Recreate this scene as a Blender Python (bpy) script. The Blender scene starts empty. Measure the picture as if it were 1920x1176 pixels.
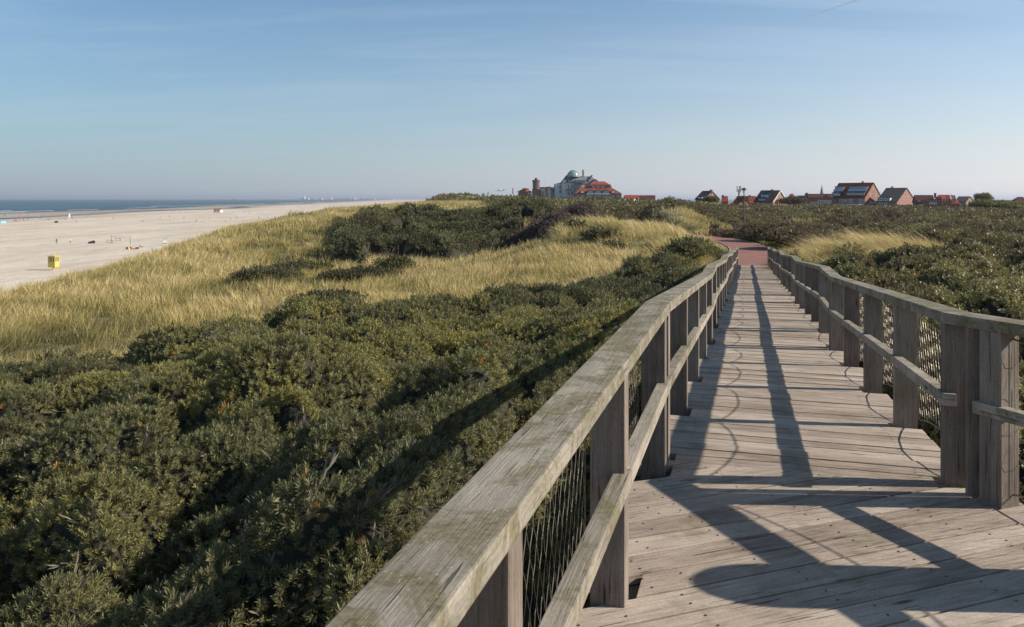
import bpy, bmesh, math, random
import numpy as np
from mathutils import Vector, Matrix

# ------------------------------------------------------------------ camera, sky, sun, exposure
S = bpy.context.scene
COL = S.collection
R = math.radians
F = 1493.0                      # focal length in pixels of the 1920 px wide photograph
cam_d = bpy.data.cameras.new("camera")
cam_d.lens = F / 1920 * 36
cam_d.sensor_width = 36
cam_d.shift_y = -215 / 1920
cam_d.clip_start = 0.05
cam_d.clip_end = 80000
cam = bpy.data.objects.new("camera", cam_d)
cam.rotation_euler = (R(90), 0, 0)
COL.objects.link(cam)
S.camera = cam

HAZE = 8e-5
SUN_EL, SUN_TO = 30.5, (0.9990, -0.045)      # sun stands to the right, a little behind
W = bpy.data.worlds.new("World")
S.world = W
W.use_nodes = True
nt = W.node_tree
nt.nodes.clear()
sky = nt.nodes.new('ShaderNodeTexSky')
sky.sky_type = 'NISHITA'
sky.sun_disc = False
sky.sun_elevation = R(SUN_EL)
sky.sun_rotation = math.atan2(SUN_TO[0], SUN_TO[1])
sky.altitude = 10
sky.air_density = 1.0
sky.dust_density = 0.3
sky.ozone_density = 3.0
bg = nt.nodes.new('ShaderNodeBackground')
bg.inputs['Strength'].default_value = 0.092
wo = nt.nodes.new('ShaderNodeOutputWorld')
# pale haze towards the horizon, brighter on the sun's side, and faint high cirrus
def wn(t, **k):
    x = nt.nodes.new(t)
    for a, v in k.items(): setattr(x, a, v)
    return x
def wm(op, a, b=0.0, clamp=False):
    x = wn('ShaderNodeMath', operation=op); x.use_clamp = clamp
    for i, v in enumerate((a, b)):
        if isinstance(v, (int, float)): x.inputs[i].default_value = v
        else: nt.links.new(v, x.inputs[i])
    return x.outputs[0]
def wmix(f, a, b):
    x = wn('ShaderNodeMix'); x.data_type = 'RGBA'
    for sck, v in ((x.inputs[0], f), (x.inputs[6], a), (x.inputs[7], b)):
        if isinstance(v, tuple): sck.default_value = (*v, 1)
        elif isinstance(v, float): sck.default_value = v
        else: nt.links.new(v, sck)
    return x.outputs[2]
tc = wn('ShaderNodeTexCoord')
sx_ = wn('ShaderNodeSeparateXYZ'); nt.links.new(tc.outputs['Generated'], sx_.inputs[0])
zpos = wm('MAXIMUM', sx_.outputs['Z'], 0.0)
side = wm('DIVIDE', wm('ADD', sx_.outputs['X'], .62), 1.24, True)
side = wm('POWER', side, 1.6)
SKY_L, SKY_R = (3.35, 3.95, 4.6), (8.3, 7.75, 7.9)
hor = wmix(side, SKY_L, SKY_R)
fh = wm('POWER', 2.718, wm('MULTIPLY', zpos, -6.6))
fh = wm('MULTIPLY', fh, .97)
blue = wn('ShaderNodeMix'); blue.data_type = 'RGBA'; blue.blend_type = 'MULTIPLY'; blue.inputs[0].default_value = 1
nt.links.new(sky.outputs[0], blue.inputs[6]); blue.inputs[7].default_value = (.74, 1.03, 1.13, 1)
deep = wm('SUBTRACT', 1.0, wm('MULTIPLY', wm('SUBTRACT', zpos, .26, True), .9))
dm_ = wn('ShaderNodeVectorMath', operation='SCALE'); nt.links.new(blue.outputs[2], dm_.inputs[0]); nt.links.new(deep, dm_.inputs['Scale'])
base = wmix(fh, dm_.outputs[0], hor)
# cirrus: stretched noise on the sky's dome
pz = wm('ADD', zpos, .12)
cu = wm('DIVIDE', sx_.outputs['X'], pz); cv = wm('DIVIDE', sx_.outputs['Y'], pz)
cb = wn('ShaderNodeCombineXYZ'); nt.links.new(cu, cb.inputs[0]); nt.links.new(cv, cb.inputs[1])
mpp = wn('ShaderNodeMapping'); mpp.inputs['Scale'].default_value = (.35, 1.5, 1); mpp.inputs['Rotation'].default_value = (0, 0, R(14)); nt.links.new(cb.outputs[0], mpp.inputs[0])
cn = wn('ShaderNodeTexNoise'); cn.inputs['Scale'].default_value = 1.1; cn.inputs['Detail'].default_value = 7; cn.inputs['Roughness'].default_value = .62; cn.inputs['Distortion'].default_value = .5
nt.links.new(mpp.outputs[0], cn.inputs['Vector'])
cf = wm('MULTIPLY', wm('SUBTRACT', cn.outputs['Fac'], .45, True), 1.3)
cf = wm('MULTIPLY', cf, wm('MULTIPLY', zpos, 4.0, True))
full = wmix(cf, base, (6.0, 7.0, 8.0))
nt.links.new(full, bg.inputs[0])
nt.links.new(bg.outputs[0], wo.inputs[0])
sl = bpy.data.lights.new("sun", 'SUN')
sl.energy = 5.0
sl.angle = R(0.55)
sl.color = (1.0, 0.91, 0.77)
sun = bpy.data.objects.new("sun", sl)
ce = math.cos(R(SUN_EL))
sd = Vector((SUN_TO[0] * ce, SUN_TO[1] * ce, math.sin(R(SUN_EL))))
sun.rotation_euler = sd.to_track_quat('Z', 'Y').to_euler()
COL.objects.link(sun)
S.view_settings.view_transform = 'Standard'
S.view_settings.look = 'None'
S.view_settings.gamma = 1
S.view_settings.exposure = 0.27
S.cycles.max_bounces = 6
S.cycles.transparent_max_bounces = 8

rng = np.random.default_rng(7)
random.seed(7)

# ------------------------------------------------------------------ helpers
def tag(o, label=None, cat=None, group=None, kind=None):
    if label: o['label'] = label
    if cat: o['category'] = cat
    if group: o['group'] = group
    if kind: o['kind'] = kind
    return o

def empty(name, loc=(0, 0, 0), rz=0.0):
    o = bpy.data.objects.new(name, None)
    o.empty_display_size = 0.1
    o.location = loc
    o.rotation_euler = (0, 0, rz)
    COL.objects.link(o)
    return o

def copy_tree(o, parent=None):
    c = o.copy()
    COL.objects.link(c)
    if parent: c.parent = parent
    for ch in list(o.children):
        copy_tree(ch, c)
    return c

def np_mesh(name, verts, quads, mats, tint=None, uv=None, matidx=None, smooth=False, parent=None, size=4):
    """verts (N,3), quads (M,size)"""
    me = bpy.data.meshes.new(name)
    verts = np.ascontiguousarray(verts, dtype=np.float32)
    quads = np.ascontiguousarray(quads, dtype=np.int32)
    n, m = len(verts), len(quads)
    me.vertices.add(n)
    me.vertices.foreach_set("co", verts.ravel())
    me.loops.add(m * size)
    me.loops.foreach_set("vertex_index", quads.ravel())
    me.polygons.add(m)
    me.polygons.foreach_set("loop_start", np.arange(m, dtype=np.int32) * size)
    me.polygons.foreach_set("loop_total", np.full(m, size, dtype=np.int32))
    if matidx is not None:
        me.polygons.foreach_set("material_index", np.asarray(matidx, dtype=np.int32))
    me.polygons.foreach_set("use_smooth", np.full(m, smooth, dtype=bool))
    if tint is not None:
        a = me.attributes.new("tint", 'FLOAT', 'POINT')
        a.data.foreach_set("value", np.asarray(tint, dtype=np.float32))
    if uv is not None:
        u = me.uv_layers.new(name="UVMap")
        u.data.foreach_set("uv", np.asarray(uv, dtype=np.float32).ravel())
    for mt in (mats if isinstance(mats, (list, tuple)) else [mats]):
        me.materials.append(mt)
    me.update(calc_edges=True)
    o = bpy.data.objects.new(name, me)
    COL.objects.link(o)
    if parent: o.parent = parent
    return o

class MB:
    """collects polygons with uv (metres, u along the grain) and a tint per piece"""
    def __init__(s):
        s.v, s.f, s.uv, s.t, s.m = [], [], [], [], []
    def poly(s, pts, uvs=None, tint=0.5, mat=0):
        b = len(s.v)
        s.v += [tuple(p) for p in pts]
        s.f.append(tuple(range(b, b + len(pts))))
        s.uv.append(uvs if uvs else [(p[0], p[1]) for p in pts])
        s.t += [tint] * len(pts)
        s.m.append(mat)
    def hexa(s, c, L=None, tint=0.5, mat=0, offs=None):
        """c: 8 corners: 0-3 one end ring, 4-7 the other end ring (same order). grain from ring 0 to ring 1"""
        c = [Vector(p) for p in c]
        ou, ov = offs if offs else (random.uniform(0, 50), random.uniform(0, 50))
        L = L or (c[4] - c[0]).length
        acc = 0.0
        for i in range(4):
            j = (i + 1) % 4
            w = (c[j] - c[i]).length
            s.poly([c[i], c[j], c[4 + j], c[4 + i]],
                   [(ou, ov + acc), (ou, ov + acc + w), (ou + L, ov + acc + w), (ou + L, ov + acc)], tint, mat)
            acc += w
        a, b = (c[1] - c[0]).length, (c[3] - c[0]).length
        q = [(ou, ov), (ou + .0, ov + a), (ou + b * .2, ov + a), (ou + b * .2, ov)]
        s.poly([c[3], c[2], c[1], c[0]], [q[3], q[2], q[1], q[0]], tint, mat)
        s.poly([c[4], c[5], c[6], c[7]], q, tint, mat)
    def box(s, lo, hi, axis=0, tint=0.5, mat=0, M=None):
        x0, y0, z0 = lo; x1, y1, z1 = hi
        if axis == 0:
            c = [(x0, y0, z0), (x0, y0, z1), (x0, y1, z1), (x0, y1, z0), (x1, y0, z0), (x1, y0, z1), (x1, y1, z1), (x1, y1, z0)]
        elif axis == 1:
            c = [(x0, y0, z0), (x1, y0, z0), (x1, y0, z1), (x0, y0, z1), (x0, y1, z0), (x1, y1, z0), (x1, y1, z1), (x0, y1, z1)]
        else:
            c = [(x0, y0, z0), (x0, y1, z0), (x1, y1, z0), (x1, y0, z0), (x0, y0, z1), (x0, y1, z1), (x1, y1, z1), (x1, y0, z1)]
        if M is not None: c = [M @ Vector(p) for p in c]
        s.hexa(c, tint=tint, mat=mat)
    def tube(s, pts, r, n=6, tint=0.5, mat=0, caps=True):
        pts = [Vector(p) for p in pts]
        rs = r if isinstance(r, (list, tuple)) else [r] * len(pts)
        rings = []
        for i, p in enumerate(pts):
            d = (pts[min(i + 1, len(pts) - 1)] - pts[max(i - 1, 0)]).normalized()
            a = d.cross(Vector((0, 0, 1)))
            if a.length < 1e-3: a = Vector((1, 0, 0))
            a.normalize(); b = d.cross(a)
            rings.append([p + a * (math.cos(k * 2 * math.pi / n) * rs[i]) + b * (math.sin(k * 2 * math.pi / n) * rs[i]) for k in range(n)])
        for i in range(len(rings) - 1):
            for k in range(n):
                l = (k + 1) % n
                s.poly([rings[i][k], rings[i][l], rings[i + 1][l], rings[i + 1][k]], None, tint, mat)
        if caps:
            s.poly(list(reversed(rings[0])), None, tint, mat)
            s.poly(rings[-1], None, tint, mat)
    def build(s, name, mats, parent=None, bevel=0, loc=None, rz=None, merge=True):
        me = bpy.data.meshes.new(name)
        me.from_pydata(s.v, [], s.f)
        u = me.uv_layers.new(name="UVMap")
        flat = [c for fuv in s.uv for p in fuv for c in p]
        u.data.foreach_set("uv", flat)
        a = me.attributes.new("tint", 'FLOAT', 'POINT')
        a.data.foreach_set("value", s.t)
        for mt in (mats if isinstance(mats, (list, tuple)) else [mats]):
            me.materials.append(mt)
        me.polygons.foreach_set("material_index", s.m)
        bm = bmesh.new(); bm.from_mesh(me)
        bmesh.ops.remove_doubles(bm, verts=bm.verts, dist=1e-5)
        bmesh.ops.recalc_face_normals(bm, faces=bm.faces)
        if bevel:
            es = [e for e in bm.edges if len(e.link_faces) == 2 and e.calc_face_angle(0) > 0.5]
            bmesh.ops.bevel(bm, geom=es, offset=bevel, segments=2, affect='EDGES', profile=0.6)
        bm.to_mesh(me); bm.free()
        o = bpy.data.objects.new(name, me)
        COL.objects.link(o)
        if parent: o.parent = parent
        if loc is not None: o.location = loc
        if rz is not None: o.rotation_euler = (0, 0, rz)
        return o

# value noise in numpy
_perm = rng.random((256, 256)).astype(np.float32)
def vnoise(x, y, seed=0):
    x = np.asarray(x, dtype=np.float64) + seed * 17.31; y = np.asarray(y, dtype=np.float64) + seed * 9.73
    xi = np.floor(x).astype(np.int64); yi = np.floor(y).astype(np.int64)
    fx = x - xi; fy = y - yi
    fx = fx * fx * (3 - 2 * fx); fy = fy * fy * (3 - 2 * fy)
    g = lambda a, b: _perm[a & 255, b & 255]
    return (g(xi, yi) * (1 - fx) + g(xi + 1, yi) * fx) * (1 - fy) + (g(xi, yi + 1) * (1 - fx) + g(xi + 1, yi + 1) * fx) * fy
def fbm(x, y, seed=0, o=3):
    t, a, n = 0, 1.0, 0
    for i in range(o):
        t = t + a * vnoise(x * 2 ** i, y * 2 ** i, seed + i); n += a; a *= .5
    return t / n
_h = [rng.random((256, 256)).astype(np.float32) for _ in range(4)]
def domes(X, Y, c, seed=0, ra=.62, rb=.45):
    """cellular mounds: 0 in gaps .. 1 on tops; also the id value of the mound"""
    x = X / c + seed * 31.7; y = Y / c + seed * 11.3
    xi = np.floor(x).astype(np.int64); yi = np.floor(y).astype(np.int64)
    best = np.zeros_like(x); bid = np.zeros_like(x)
    for dx in (-1, 0, 1):
        for dy in (-1, 0, 1):
            a = (xi + dx) & 255; b = (yi + dy) & 255
            cx = xi + dx + .15 + .7 * _h[0][a, b]; cy = yi + dy + .15 + .7 * _h[1][a, b]
            r = ra + rb * _h[2][a, b]; hh = .6 + .4 * _h[3][a, b]
            d2 = ((x - cx) ** 2 + (y - cy) ** 2) / r ** 2
            v = hh * np.sqrt(np.clip(1 - d2, 0, 1))
            m = v > best
            best = np.where(m, v, best); bid = np.where(m, _h[2][b, a], bid)
    return best, bid

def inpoly(X, Y, poly):
    X = np.asarray(X); Y = np.asarray(Y)
    r = np.zeros(X.shape, bool)
    n = len(poly)
    for i in range(n):
        x0, y0 = poly[i]; x1, y1 = poly[(i + 1) % n]
        if y0 == y1: continue
        c = ((y0 > Y) != (y1 > Y)) & (X < (x1 - x0) * (Y - y0) / (y1 - y0) + x0)
        r ^= c
    return r
def dist_polyline(X, Y, pl):
    d = np.full(np.shape(X), 1e9)
    for (x0, y0), (x1, y1) in zip(pl[:-1], pl[1:]):
        vx, vy = x1 - x0, y1 - y0
        t = np.clip(((X - x0) * vx + (Y - y0) * vy) / (vx * vx + vy * vy), 0, 1)
        d = np.minimum(d, np.hypot(X - x0 - t * vx, Y - y0 - t * vy))
    return d

# ------------------------------------------------------------------ the walkway's line
TH = math.atan(0.295)
OX, OY = 1.05, 5.33                       # left inner face where the ramp starts
UX, UY = math.sin(TH), math.cos(TH)       # along the ramp
VX, VY = math.cos(TH), -math.sin(TH)      # to the right
WID = 1.66
DECK = -1.75
BAY = 1.75
KINKS = [(-12, DECK)]
z = DECK
for g in range(5):
    KINKS.append((g * 8.75, z)); z -= 0.43
    KINKS.append((g * 8.75 + 7.0, z))
KINKS.append((43.75, z))
SEND = 43.75
KS = [k[0] for k in KINKS]; KZ = [k[1] for k in KINKS]
def deckz(s): return np.interp(s, KS, KZ)
def ST(s, t, z=0.0): return Vector((OX + UX * s + VX * t, OY + UY * s + VY * t, z))
def to_st(X, Y):
    dx, dy = X - OX, Y - OY
    return dx * UX + dy * UY, dx * VX + dy * VY

# ------------------------------------------------------------------ terrain
PATH = [(14.3, 47.2), (15.6, 52.5), (17.6, 59), (19.4, 66), (20.6, 75), (20.0, 84), (17.0, 95), (15.2, 108), (17.0, 128), (22, 150)]
BEACH_Z = -13.4
SEA_Z = -14.8
def crest_x(Y): return np.interp(Y, [-30, 0, 34, 58, 100, 145, 250, 450, 1000, 5000, 30000], [-12, -16, -21.9, -25.2, -30.8, -31.5, -34, -40, -60, -300, -2500])
def shore_x(Y): return -380 - .14 * Y + 18 * np.sin(Y / 160.0) * np.clip(Y / 900, 0, 1)
# (photo column, photo row, distance, height of the growth on it) of things seen on the dunes
CP = [(0,1176,4.6,1.2),(400,1176,4.2,1.2),(700,1120,3.6,.9),(400,850,7,1.3),(0,850,8,1.3),(800,720,10,1.3),(400,700,12,1.3),(0,720,13,1.2),
 (0,655,18,1.0),(-300,800,12,1.2),(-400,640,22,.8),(240,630,21,1.0),(480,585,24,1.0),(700,565,26,1.0),(900,548,28,1.1),(1060,515,32,1.2),(1220,485,37,1.2),(1100,600,17,1.4),(950,640,16,1.3),
 (0,600,24,.6),(0,540,34,.7),(300,520,38,.6),(600,520,38,.6),(900,500,40,.6),(1100,470,43,.7),(1000,450,50,.7),
 (1200,447,48,.7),(1280,450,46,.7),(1330,462,45,.5),(1346,458,52,.5),(1080,407,60,.7),(1200,416,56,.7),(1285,428,54,.7),
 (310,468,58,.7),(150,497,48,.7),(500,408,100,.7),(400,432,78,.7),(640,386,145,.7),(760,380,250,.7),(700,384,190,.7),
 (600,470,55,.9),(750,400,90,1.2),(760,385,130,1.0),(850,450,60,1.2),(650,440,62,1.2),(1000,428,60,1.2),(900,402,85,1.2),(620,405,90,.7),(950,372,105,1.0),(900,378,105,1.0),(1020,375,100,1.0),(850,379,125,.8),(800,379,150,.7),
 (1090,378,80,1.0),(1040,392,78,1.2),(1140,398,72,1.0),
 (1185,425,85,.6),(1160,385,160,.7),
 (1240,371,118,.9),(1205,378,112,.9),(1300,379,120,.9),(1270,395,100,.8),(1310,405,92,.8),(1340,396,120,1.0),
 (1395,415,86,1.2),(1430,422,74,1.2),(1340,420,92,.9),(1480,420,66,1.3),(1500,447,55,1.0),(1480,470,47,.8),(1530,460,44,.8),
 (1700,445,45,.7),(1850,440,45,1.0),(1600,415,72,1.2),(1900,408,85,1.2),(1500,402,100,1.2),(1700,402,110,1.2),(1430,397,125,1.0),(1380,391,150,1.0),(1600,391,160,1.0),(1900,398,140,1.0),
 (1850,525,15,1.3),(1950,560,11,1.3),(1760,497,20,1.3),(1650,490,25,1.3),(1900,478,24,1.3),(1600,485,30,1.2),(1540,478,37,1.0),(2300,560,12,1.3),(2300,450,40,1.2),
 (1180,377,230,.6),(1000,377,240,.6),(1450,388,260,.7),(1900,390,300,.7),(1600,389,350,.5),(1000,376,500,.4),(1500,385,500,.4),(1900,386,500,.4),
 (1740,392,220,.7),(1320,388,300,.5),(830,372,420,.6),(870,367,430,.6),(790,376,400,.6),(930,372,430,.6),
 (2600,420,100,.8),(2600,395,250,.8),(2600,1000,5,1.0)]
CP = [(a, b, Y, h + .6) if Y >= 140 and a > 1000 else (a, b, Y, h + .45 if (h >= .8 and Y >= 50) else (h + .55 if (h >= 1 and a > 1400) else h)) for a, b, Y, h in CP]
cp = np.array([((a - 960) / F * Y, Y, -(b - 373) / F * Y - h) for a, b, Y, h in CP])
extra = [(1.0, 8, -3.3), (-.6, 2.5, -2.8), (0.2, 4.5, -2.85), (5, 8, -3.5), (3, 12, -3.7), (7, 20, -3.9), (5, 20, -3.9), (8, 28, -4.1), (10, 28, -4.0), (11, 38, -4.2), (13.2, 38, -4.2), (14.3, 47, -4.05), (12.0,44,-3.9),(2, -3, -3.2), (-6, -3, -3.4), (6, -3, -3.2), (12, 3, -3.3),
         (15.6, 100, -4.3), (15.4, 110, -4.3), (17, 130, -4.4), (20.6, 74, -4.0), (20, 84, -4.05), (17.4, 60, -4.0)]
cp = np.vstack([cp, np.array(extra)])
def warp(X, Y): return X / (Y + 12) * 3.0, np.log(Y + 12) * 1.3
_qx, _qy = warp(cp[:, 0], cp[:, 1])
def _phi(d2): return np.where(d2 > 1e-12, 0.5 * d2 * np.log(np.maximum(d2, 1e-12)), 0)
_n = len(cp)
_A = np.zeros((_n + 3, _n + 3))
_A[:_n, :_n] = _phi((_qx[:, None] - _qx) ** 2 + (_qy[:, None] - _qy) ** 2) + np.eye(_n) * 2e-4
_A[:_n, _n] = 1; _A[:_n, _n + 1] = _qx; _A[:_n, _n + 2] = _qy
_A[_n:, :_n] = _A[:_n, _n:].T
_w = np.linalg.solve(_A, np.concatenate([cp[:, 2], [0, 0, 0]]))
def rbf(X, Y):
    X = np.asarray(X, float).ravel(); Y = np.asarray(Y, float).ravel()
    out = np.empty(len(X))
    for i in range(0, len(X), 40000):
        qx, qy = warp(X[i:i + 40000], Y[i:i + 40000])
        d = _phi((qx[:, None] - _qx) ** 2 + (qy[:, None] - _qy) ** 2)
        out[i:i + 40000] = d @ _w[:_n] + _w[_n] + _w[_n + 1] * qx + _w[_n + 2] * qy
    return out
def smooth(t): t = np.clip(t, 0, 1); return t * t * (3 - 2 * t)
def ground(X, Y):
    shp = np.shape(X)
    X = np.asarray(X, float).ravel(); Y = np.asarray(Y, float).ravel()
    cx = crest_x(Y)
    Yc = np.clip(Y, -7, 480)
    Xc = np.clip(X, cx, 30 + .85 * Yc)
    zd = rbf(Xc, Yc)
    far = np.clip(Y / 60, 0.15, 1)
    zd = zd + (fbm(X / 5, Y / 5, 1) - .5) * .55 * far + (fbm(X / 14, Y / 14, 4) - .5) * .5 * far
    zd = zd + (-3.2 - zd) * smooth((Y - 450) / 300)
    zd = zd - smooth((Y - 750) / 700) * 13 * smooth((X - .06 * Y) / (.05 * Y + 5))
    zd = zd + (fbm(X / 11, Y / 17, 6) - .52) * 1.7 * smooth((Y - 50) / 20) * smooth((170 - Y) / 60) * smooth((X - 23) / 6)
    # path bed
    dp = dist_polyline(X, Y, PATH)
    pw = 1 - smooth((dp - 2.3) / 2.6)
    zd = zd * (1 - pw) + (-4.03) * pw
    # room under the walkway
    s, t = to_st(X, Y)
    inr = (1 - smooth((np.abs(t - WID / 2) - 1.0) / .8)) * (s > -14) * (s < SEND + .3)
    lim = deckz(s) - np.interp(s, [-14, 36, 43.2, 44], [.75, .5, .16, .1])
    zd = np.where(inr > 0, np.minimum(zd, zd * (1 - inr) + np.minimum(zd, lim) * inr), zd)
    # seaward slope and beach
    u = cx - X
    sx = shore_x(Y)
    f = np.clip((cx - 20 - X) / np.maximum(cx - 20 - sx, 1), 0, 3)
    db = X - sx
    zb = BEACH_Z + (SEA_Z + .12 - BEACH_Z) * np.clip(f, 0, 1) ** 1.1 - np.clip(-db, 0, 400) * .012
    zb = zb - .75 * np.exp(-((db - 88 - 12 * np.sin(Y / 90)) / 18) ** 2) * (.45 + .9 * fbm(Y / 80, db * 0, 8)) - .35 * np.exp(-((db - 150 - 16 * np.sin(Y / 130 + 1)) / 12) ** 2) * (vnoise(Y / 120, db * 0, 12)) 
    zb = zb + (fbm(X / 9, Y / 14, 2) - .5) * .16 + (fbm(X / 30, Y / 60, 3) - .5) * .3 * np.clip(1 - f, 0, 1)
    w = smooth(u / 19)
    return (zd * (1 - w) + zb * w).reshape(shp)
# ------------------------------------------------------------------ materials
def new_mat(name):
    m = bpy.data.materials.new(name); m.use_nodes = True
    n = m.node_tree; n.nodes.clear()
    o = n.nodes.new('ShaderNodeOutputMaterial')
    b = n.nodes.new('ShaderNodeBsdfPrincipled')
    n.links.new(b.outputs[0], o.inputs[0])
    return m, n, b, o
class NB:
    def __init__(s, n): s.n = n
    def node(s, t, **k):
        x = s.n.nodes.new(t)
        for a, v in k.items(): setattr(x, a, v)
        return x
    def link(s, a, b): s.n.links.new(a, b)
    def noise(s, vec, scale, detail=4, rough=.55, dist=0):
        x = s.node('ShaderNodeTexNoise')
        x.inputs['Scale'].default_value = scale; x.inputs['Detail'].default_value = detail
        x.inputs['Roughness'].default_value = rough; x.inputs['Distortion'].default_value = dist
        if vec is not None: s.link(vec, x.inputs['Vector'])
        return x.outputs['Fac']
    def mapping(s, vec, scale=(1, 1, 1), loc=(0, 0, 0), rot=(0, 0, 0)):
        x = s.node('ShaderNodeMapping')
        x.inputs['Scale'].default_value = scale; x.inputs['Location'].default_value = loc; x.inputs['Rotation'].default_value = rot
        s.link(vec, x.inputs['Vector']); return x.outputs[0]
    def ramp(s, fac, stops, interp='LINEAR'):
        x = s.node('ShaderNodeValToRGB'); x.color_ramp.interpolation = interp
        el = x.color_ramp.elements
        while len(el) > 1: el.remove(el[-1])
        el[0].position = stops[0][0]; c = stops[0][1]; el[0].color = (*c, 1) if hasattr(c, '__len__') else (c, c, c, 1)
        for p, c in stops[1:]:
            e = el.new(p); e.color = (*c, 1) if hasattr(c, '__len__') else (c, c, c, 1)
        s.link(fac, x.inputs[0]); return x.outputs[0]
    def mix(s, fac, a, b, mode='MIX'):
        x = s.node('ShaderNodeMix'); x.data_type = 'RGBA'; x.blend_type = mode
        for sock, v in ((x.inputs[0], fac), (x.inputs[6], a), (x.inputs[7], b)):
            if isinstance(v, (int, float)): sock.default_value = v
            elif isinstance(v, tuple): sock.default_value = (*v, 1)
            else: s.link(v, sock)
        return x.outputs[2]
    def math(s, op, a, b=0.0, c=None):
        x = s.node('ShaderNodeMath', operation=op)
        for i, v in enumerate((a, b) if c is None else (a, b, c)):
            if isinstance(v, (int, float)): x.inputs[i].default_value = v
            else: s.link(v, x.inputs[i])
        return x.outputs[0]
    def bump(s, h, strength, dist, b):
        x = s.node('ShaderNodeBump'); x.inputs['Strength'].default_value = strength; x.inputs['Distance'].default_value = dist
        s.link(h, x.inputs['Height']); s.link(x.outputs[0], b.inputs['Normal'])
    def attr(s, name='tint'):
        return s.node('ShaderNodeAttribute', attribute_name=name).outputs['Fac']

def mat_wood(name, dark, mid, light, lichen=0.0, green=0.0):
    m, n, b, o = new_mat(name); k = NB(n)
    uv = k.node('ShaderNodeUVMap', uv_map='UVMap').outputs[0]
    t = k.attr()
    g1 = k.noise(k.mapping(uv, (1.6, 46, 1)), 1, 5, .65, .35)
    g2 = k.noise(k.mapping(uv, (5, 160, 1)), 1, 3, .6)
    bl = k.noise(k.mapping(uv, (2.2, 6, 1)), 1, 4, .6)
    f = k.math('ADD', k.math('MULTIPLY', g1, .36), k.math('MULTIPLY', g2, .32))
    f = k.math('ADD', f, k.math('MULTIPLY', bl, .42))
    f = k.math('ADD', f, k.math('MULTIPLY', k.math('SUBTRACT', t, .5), .20))
    col = k.ramp(f, [(.34, dark), (.50, mid), (.68, light)])
    # knots
    v = k.node('ShaderNodeTexVoronoi'); v.feature = 'F1'; v.inputs['Scale'].default_value = 1
    k.link(k.mapping(uv, (1.3, 6.5, 1)), v.inputs['Vector'])
    kn = k.ramp(v.outputs['Distance'], [(.03, 0.25), (.075, 0.62), (.085, .8), (.14, 1.0)])
    col = k.mix(1.0, col, kn, 'MULTIPLY')
    # drying cracks along the grain
    c = k.noise(k.mapping(uv, (2.6, 70, 1), (3, 7, 0)), 1, 2, .5, .6)
    ck = k.ramp(c, [(.305, 0.22), (.34, 1.0)])
    col = k.mix(.8, col, ck, 'MULTIPLY')
    spk = k.ramp(k.noise(k.mapping(uv, (60, 110, 1)), 1, 3, .7), [(.3, .72), (.5, 1.0), (.72, 1.16)])
    col = k.mix(.8, col, spk, 'MULTIPLY')
    stn = k.ramp(k.noise(k.mapping(uv, (1.1, 3.5, 1), (9, 4, 0)), 1, 6, .7, .5), [(.34, .74), (.5, 1.0), (.7, 1.07)])
    col = k.mix(1.0, col, stn, 'MULTIPLY')
    if lichen:
        pos = k.node('ShaderNodeNewGeometry').outputs['Position']
        l1 = k.noise(pos, 3.1, 7, .74, .8)
        lm = k.ramp(l1, [(.55 - .09 * lichen, 0.0), (.61 - .09 * lichen, .6), (.70 - .09 * lichen, .95)])
        l2 = k.noise(pos, 48, 4, .75)
        lcol = k.ramp(l2, [(.34, (.075, .062, .038)), (.5, (.155, .132, .072)), (.62, (.20, .18, .10)), (.75, (.36, .33, .24))])
        col = k.mix(lm, col, lcol)
        w = k.noise(pos, 62, 3, .65)
        wm = k.ramp(w, [(.655, 0.0), (.70, .8)])
        w4 = k.ramp(k.noise(pos, 2.3, 4, .6), [(.40, 0.0), (.58, 1.0)])
        col = k.mix(k.math('MULTIPLY', wm, w4), col, (.46, .44, .36))
        w3 = k.noise(pos, 11, 5, .8, 1.0)
        wm = k.ramp(w3, [(.73, 0.0), (.76, .85)])
        col = k.mix(wm, col, (.62, .60, .56))
    if green:
        pos = k.node('ShaderNodeNewGeometry').outputs['Position']
        g = k.noise(k.mapping(pos, (1, 1, .6)), 3.3, 5, .6)
        gm = k.ramp(g, [(.56, 0.0), (.72, green)])
        col = k.mix(gm, col, (.13, .135, .045))
    k.link(col, b.inputs['Base Color'])
    b.inputs['Roughness'].default_value = .82
    b.inputs['Specular IOR Level'].default_value = .25
    hgt = k.math('ADD', k.math('MULTIPLY', g1, .5), k.math('MULTIPLY', g2, .35))
    hgt = k.math('ADD', hgt, k.math('MULTIPLY', ck, .5))
    k.bump(hgt, .95, .006, b)
    return m
M = {}
M['deck'] = mat_wood('weathered_deck_boards', (.18, .138, .108), (.385, .308, .25), (.54, .455, .38), lichen=0, green=.5)
M['post'] = mat_wood('weathered_post_wood', (.10, .077, .062), (.20, .158, .132), (.31, .26, .22), lichen=0, green=.45)
M['cap'] = mat_wood('lichened_handrail_wood', (.135, .115, .09), (.25, .218, .175), (.365, .33, .275), lichen=1.0, green=.35)
M['midrail'] = mat_wood('weathered_mid_rail_wood', (.15, .13, .10), (.29, .25, .205), (.42, .37, .31), lichen=.35, green=.7)

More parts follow.
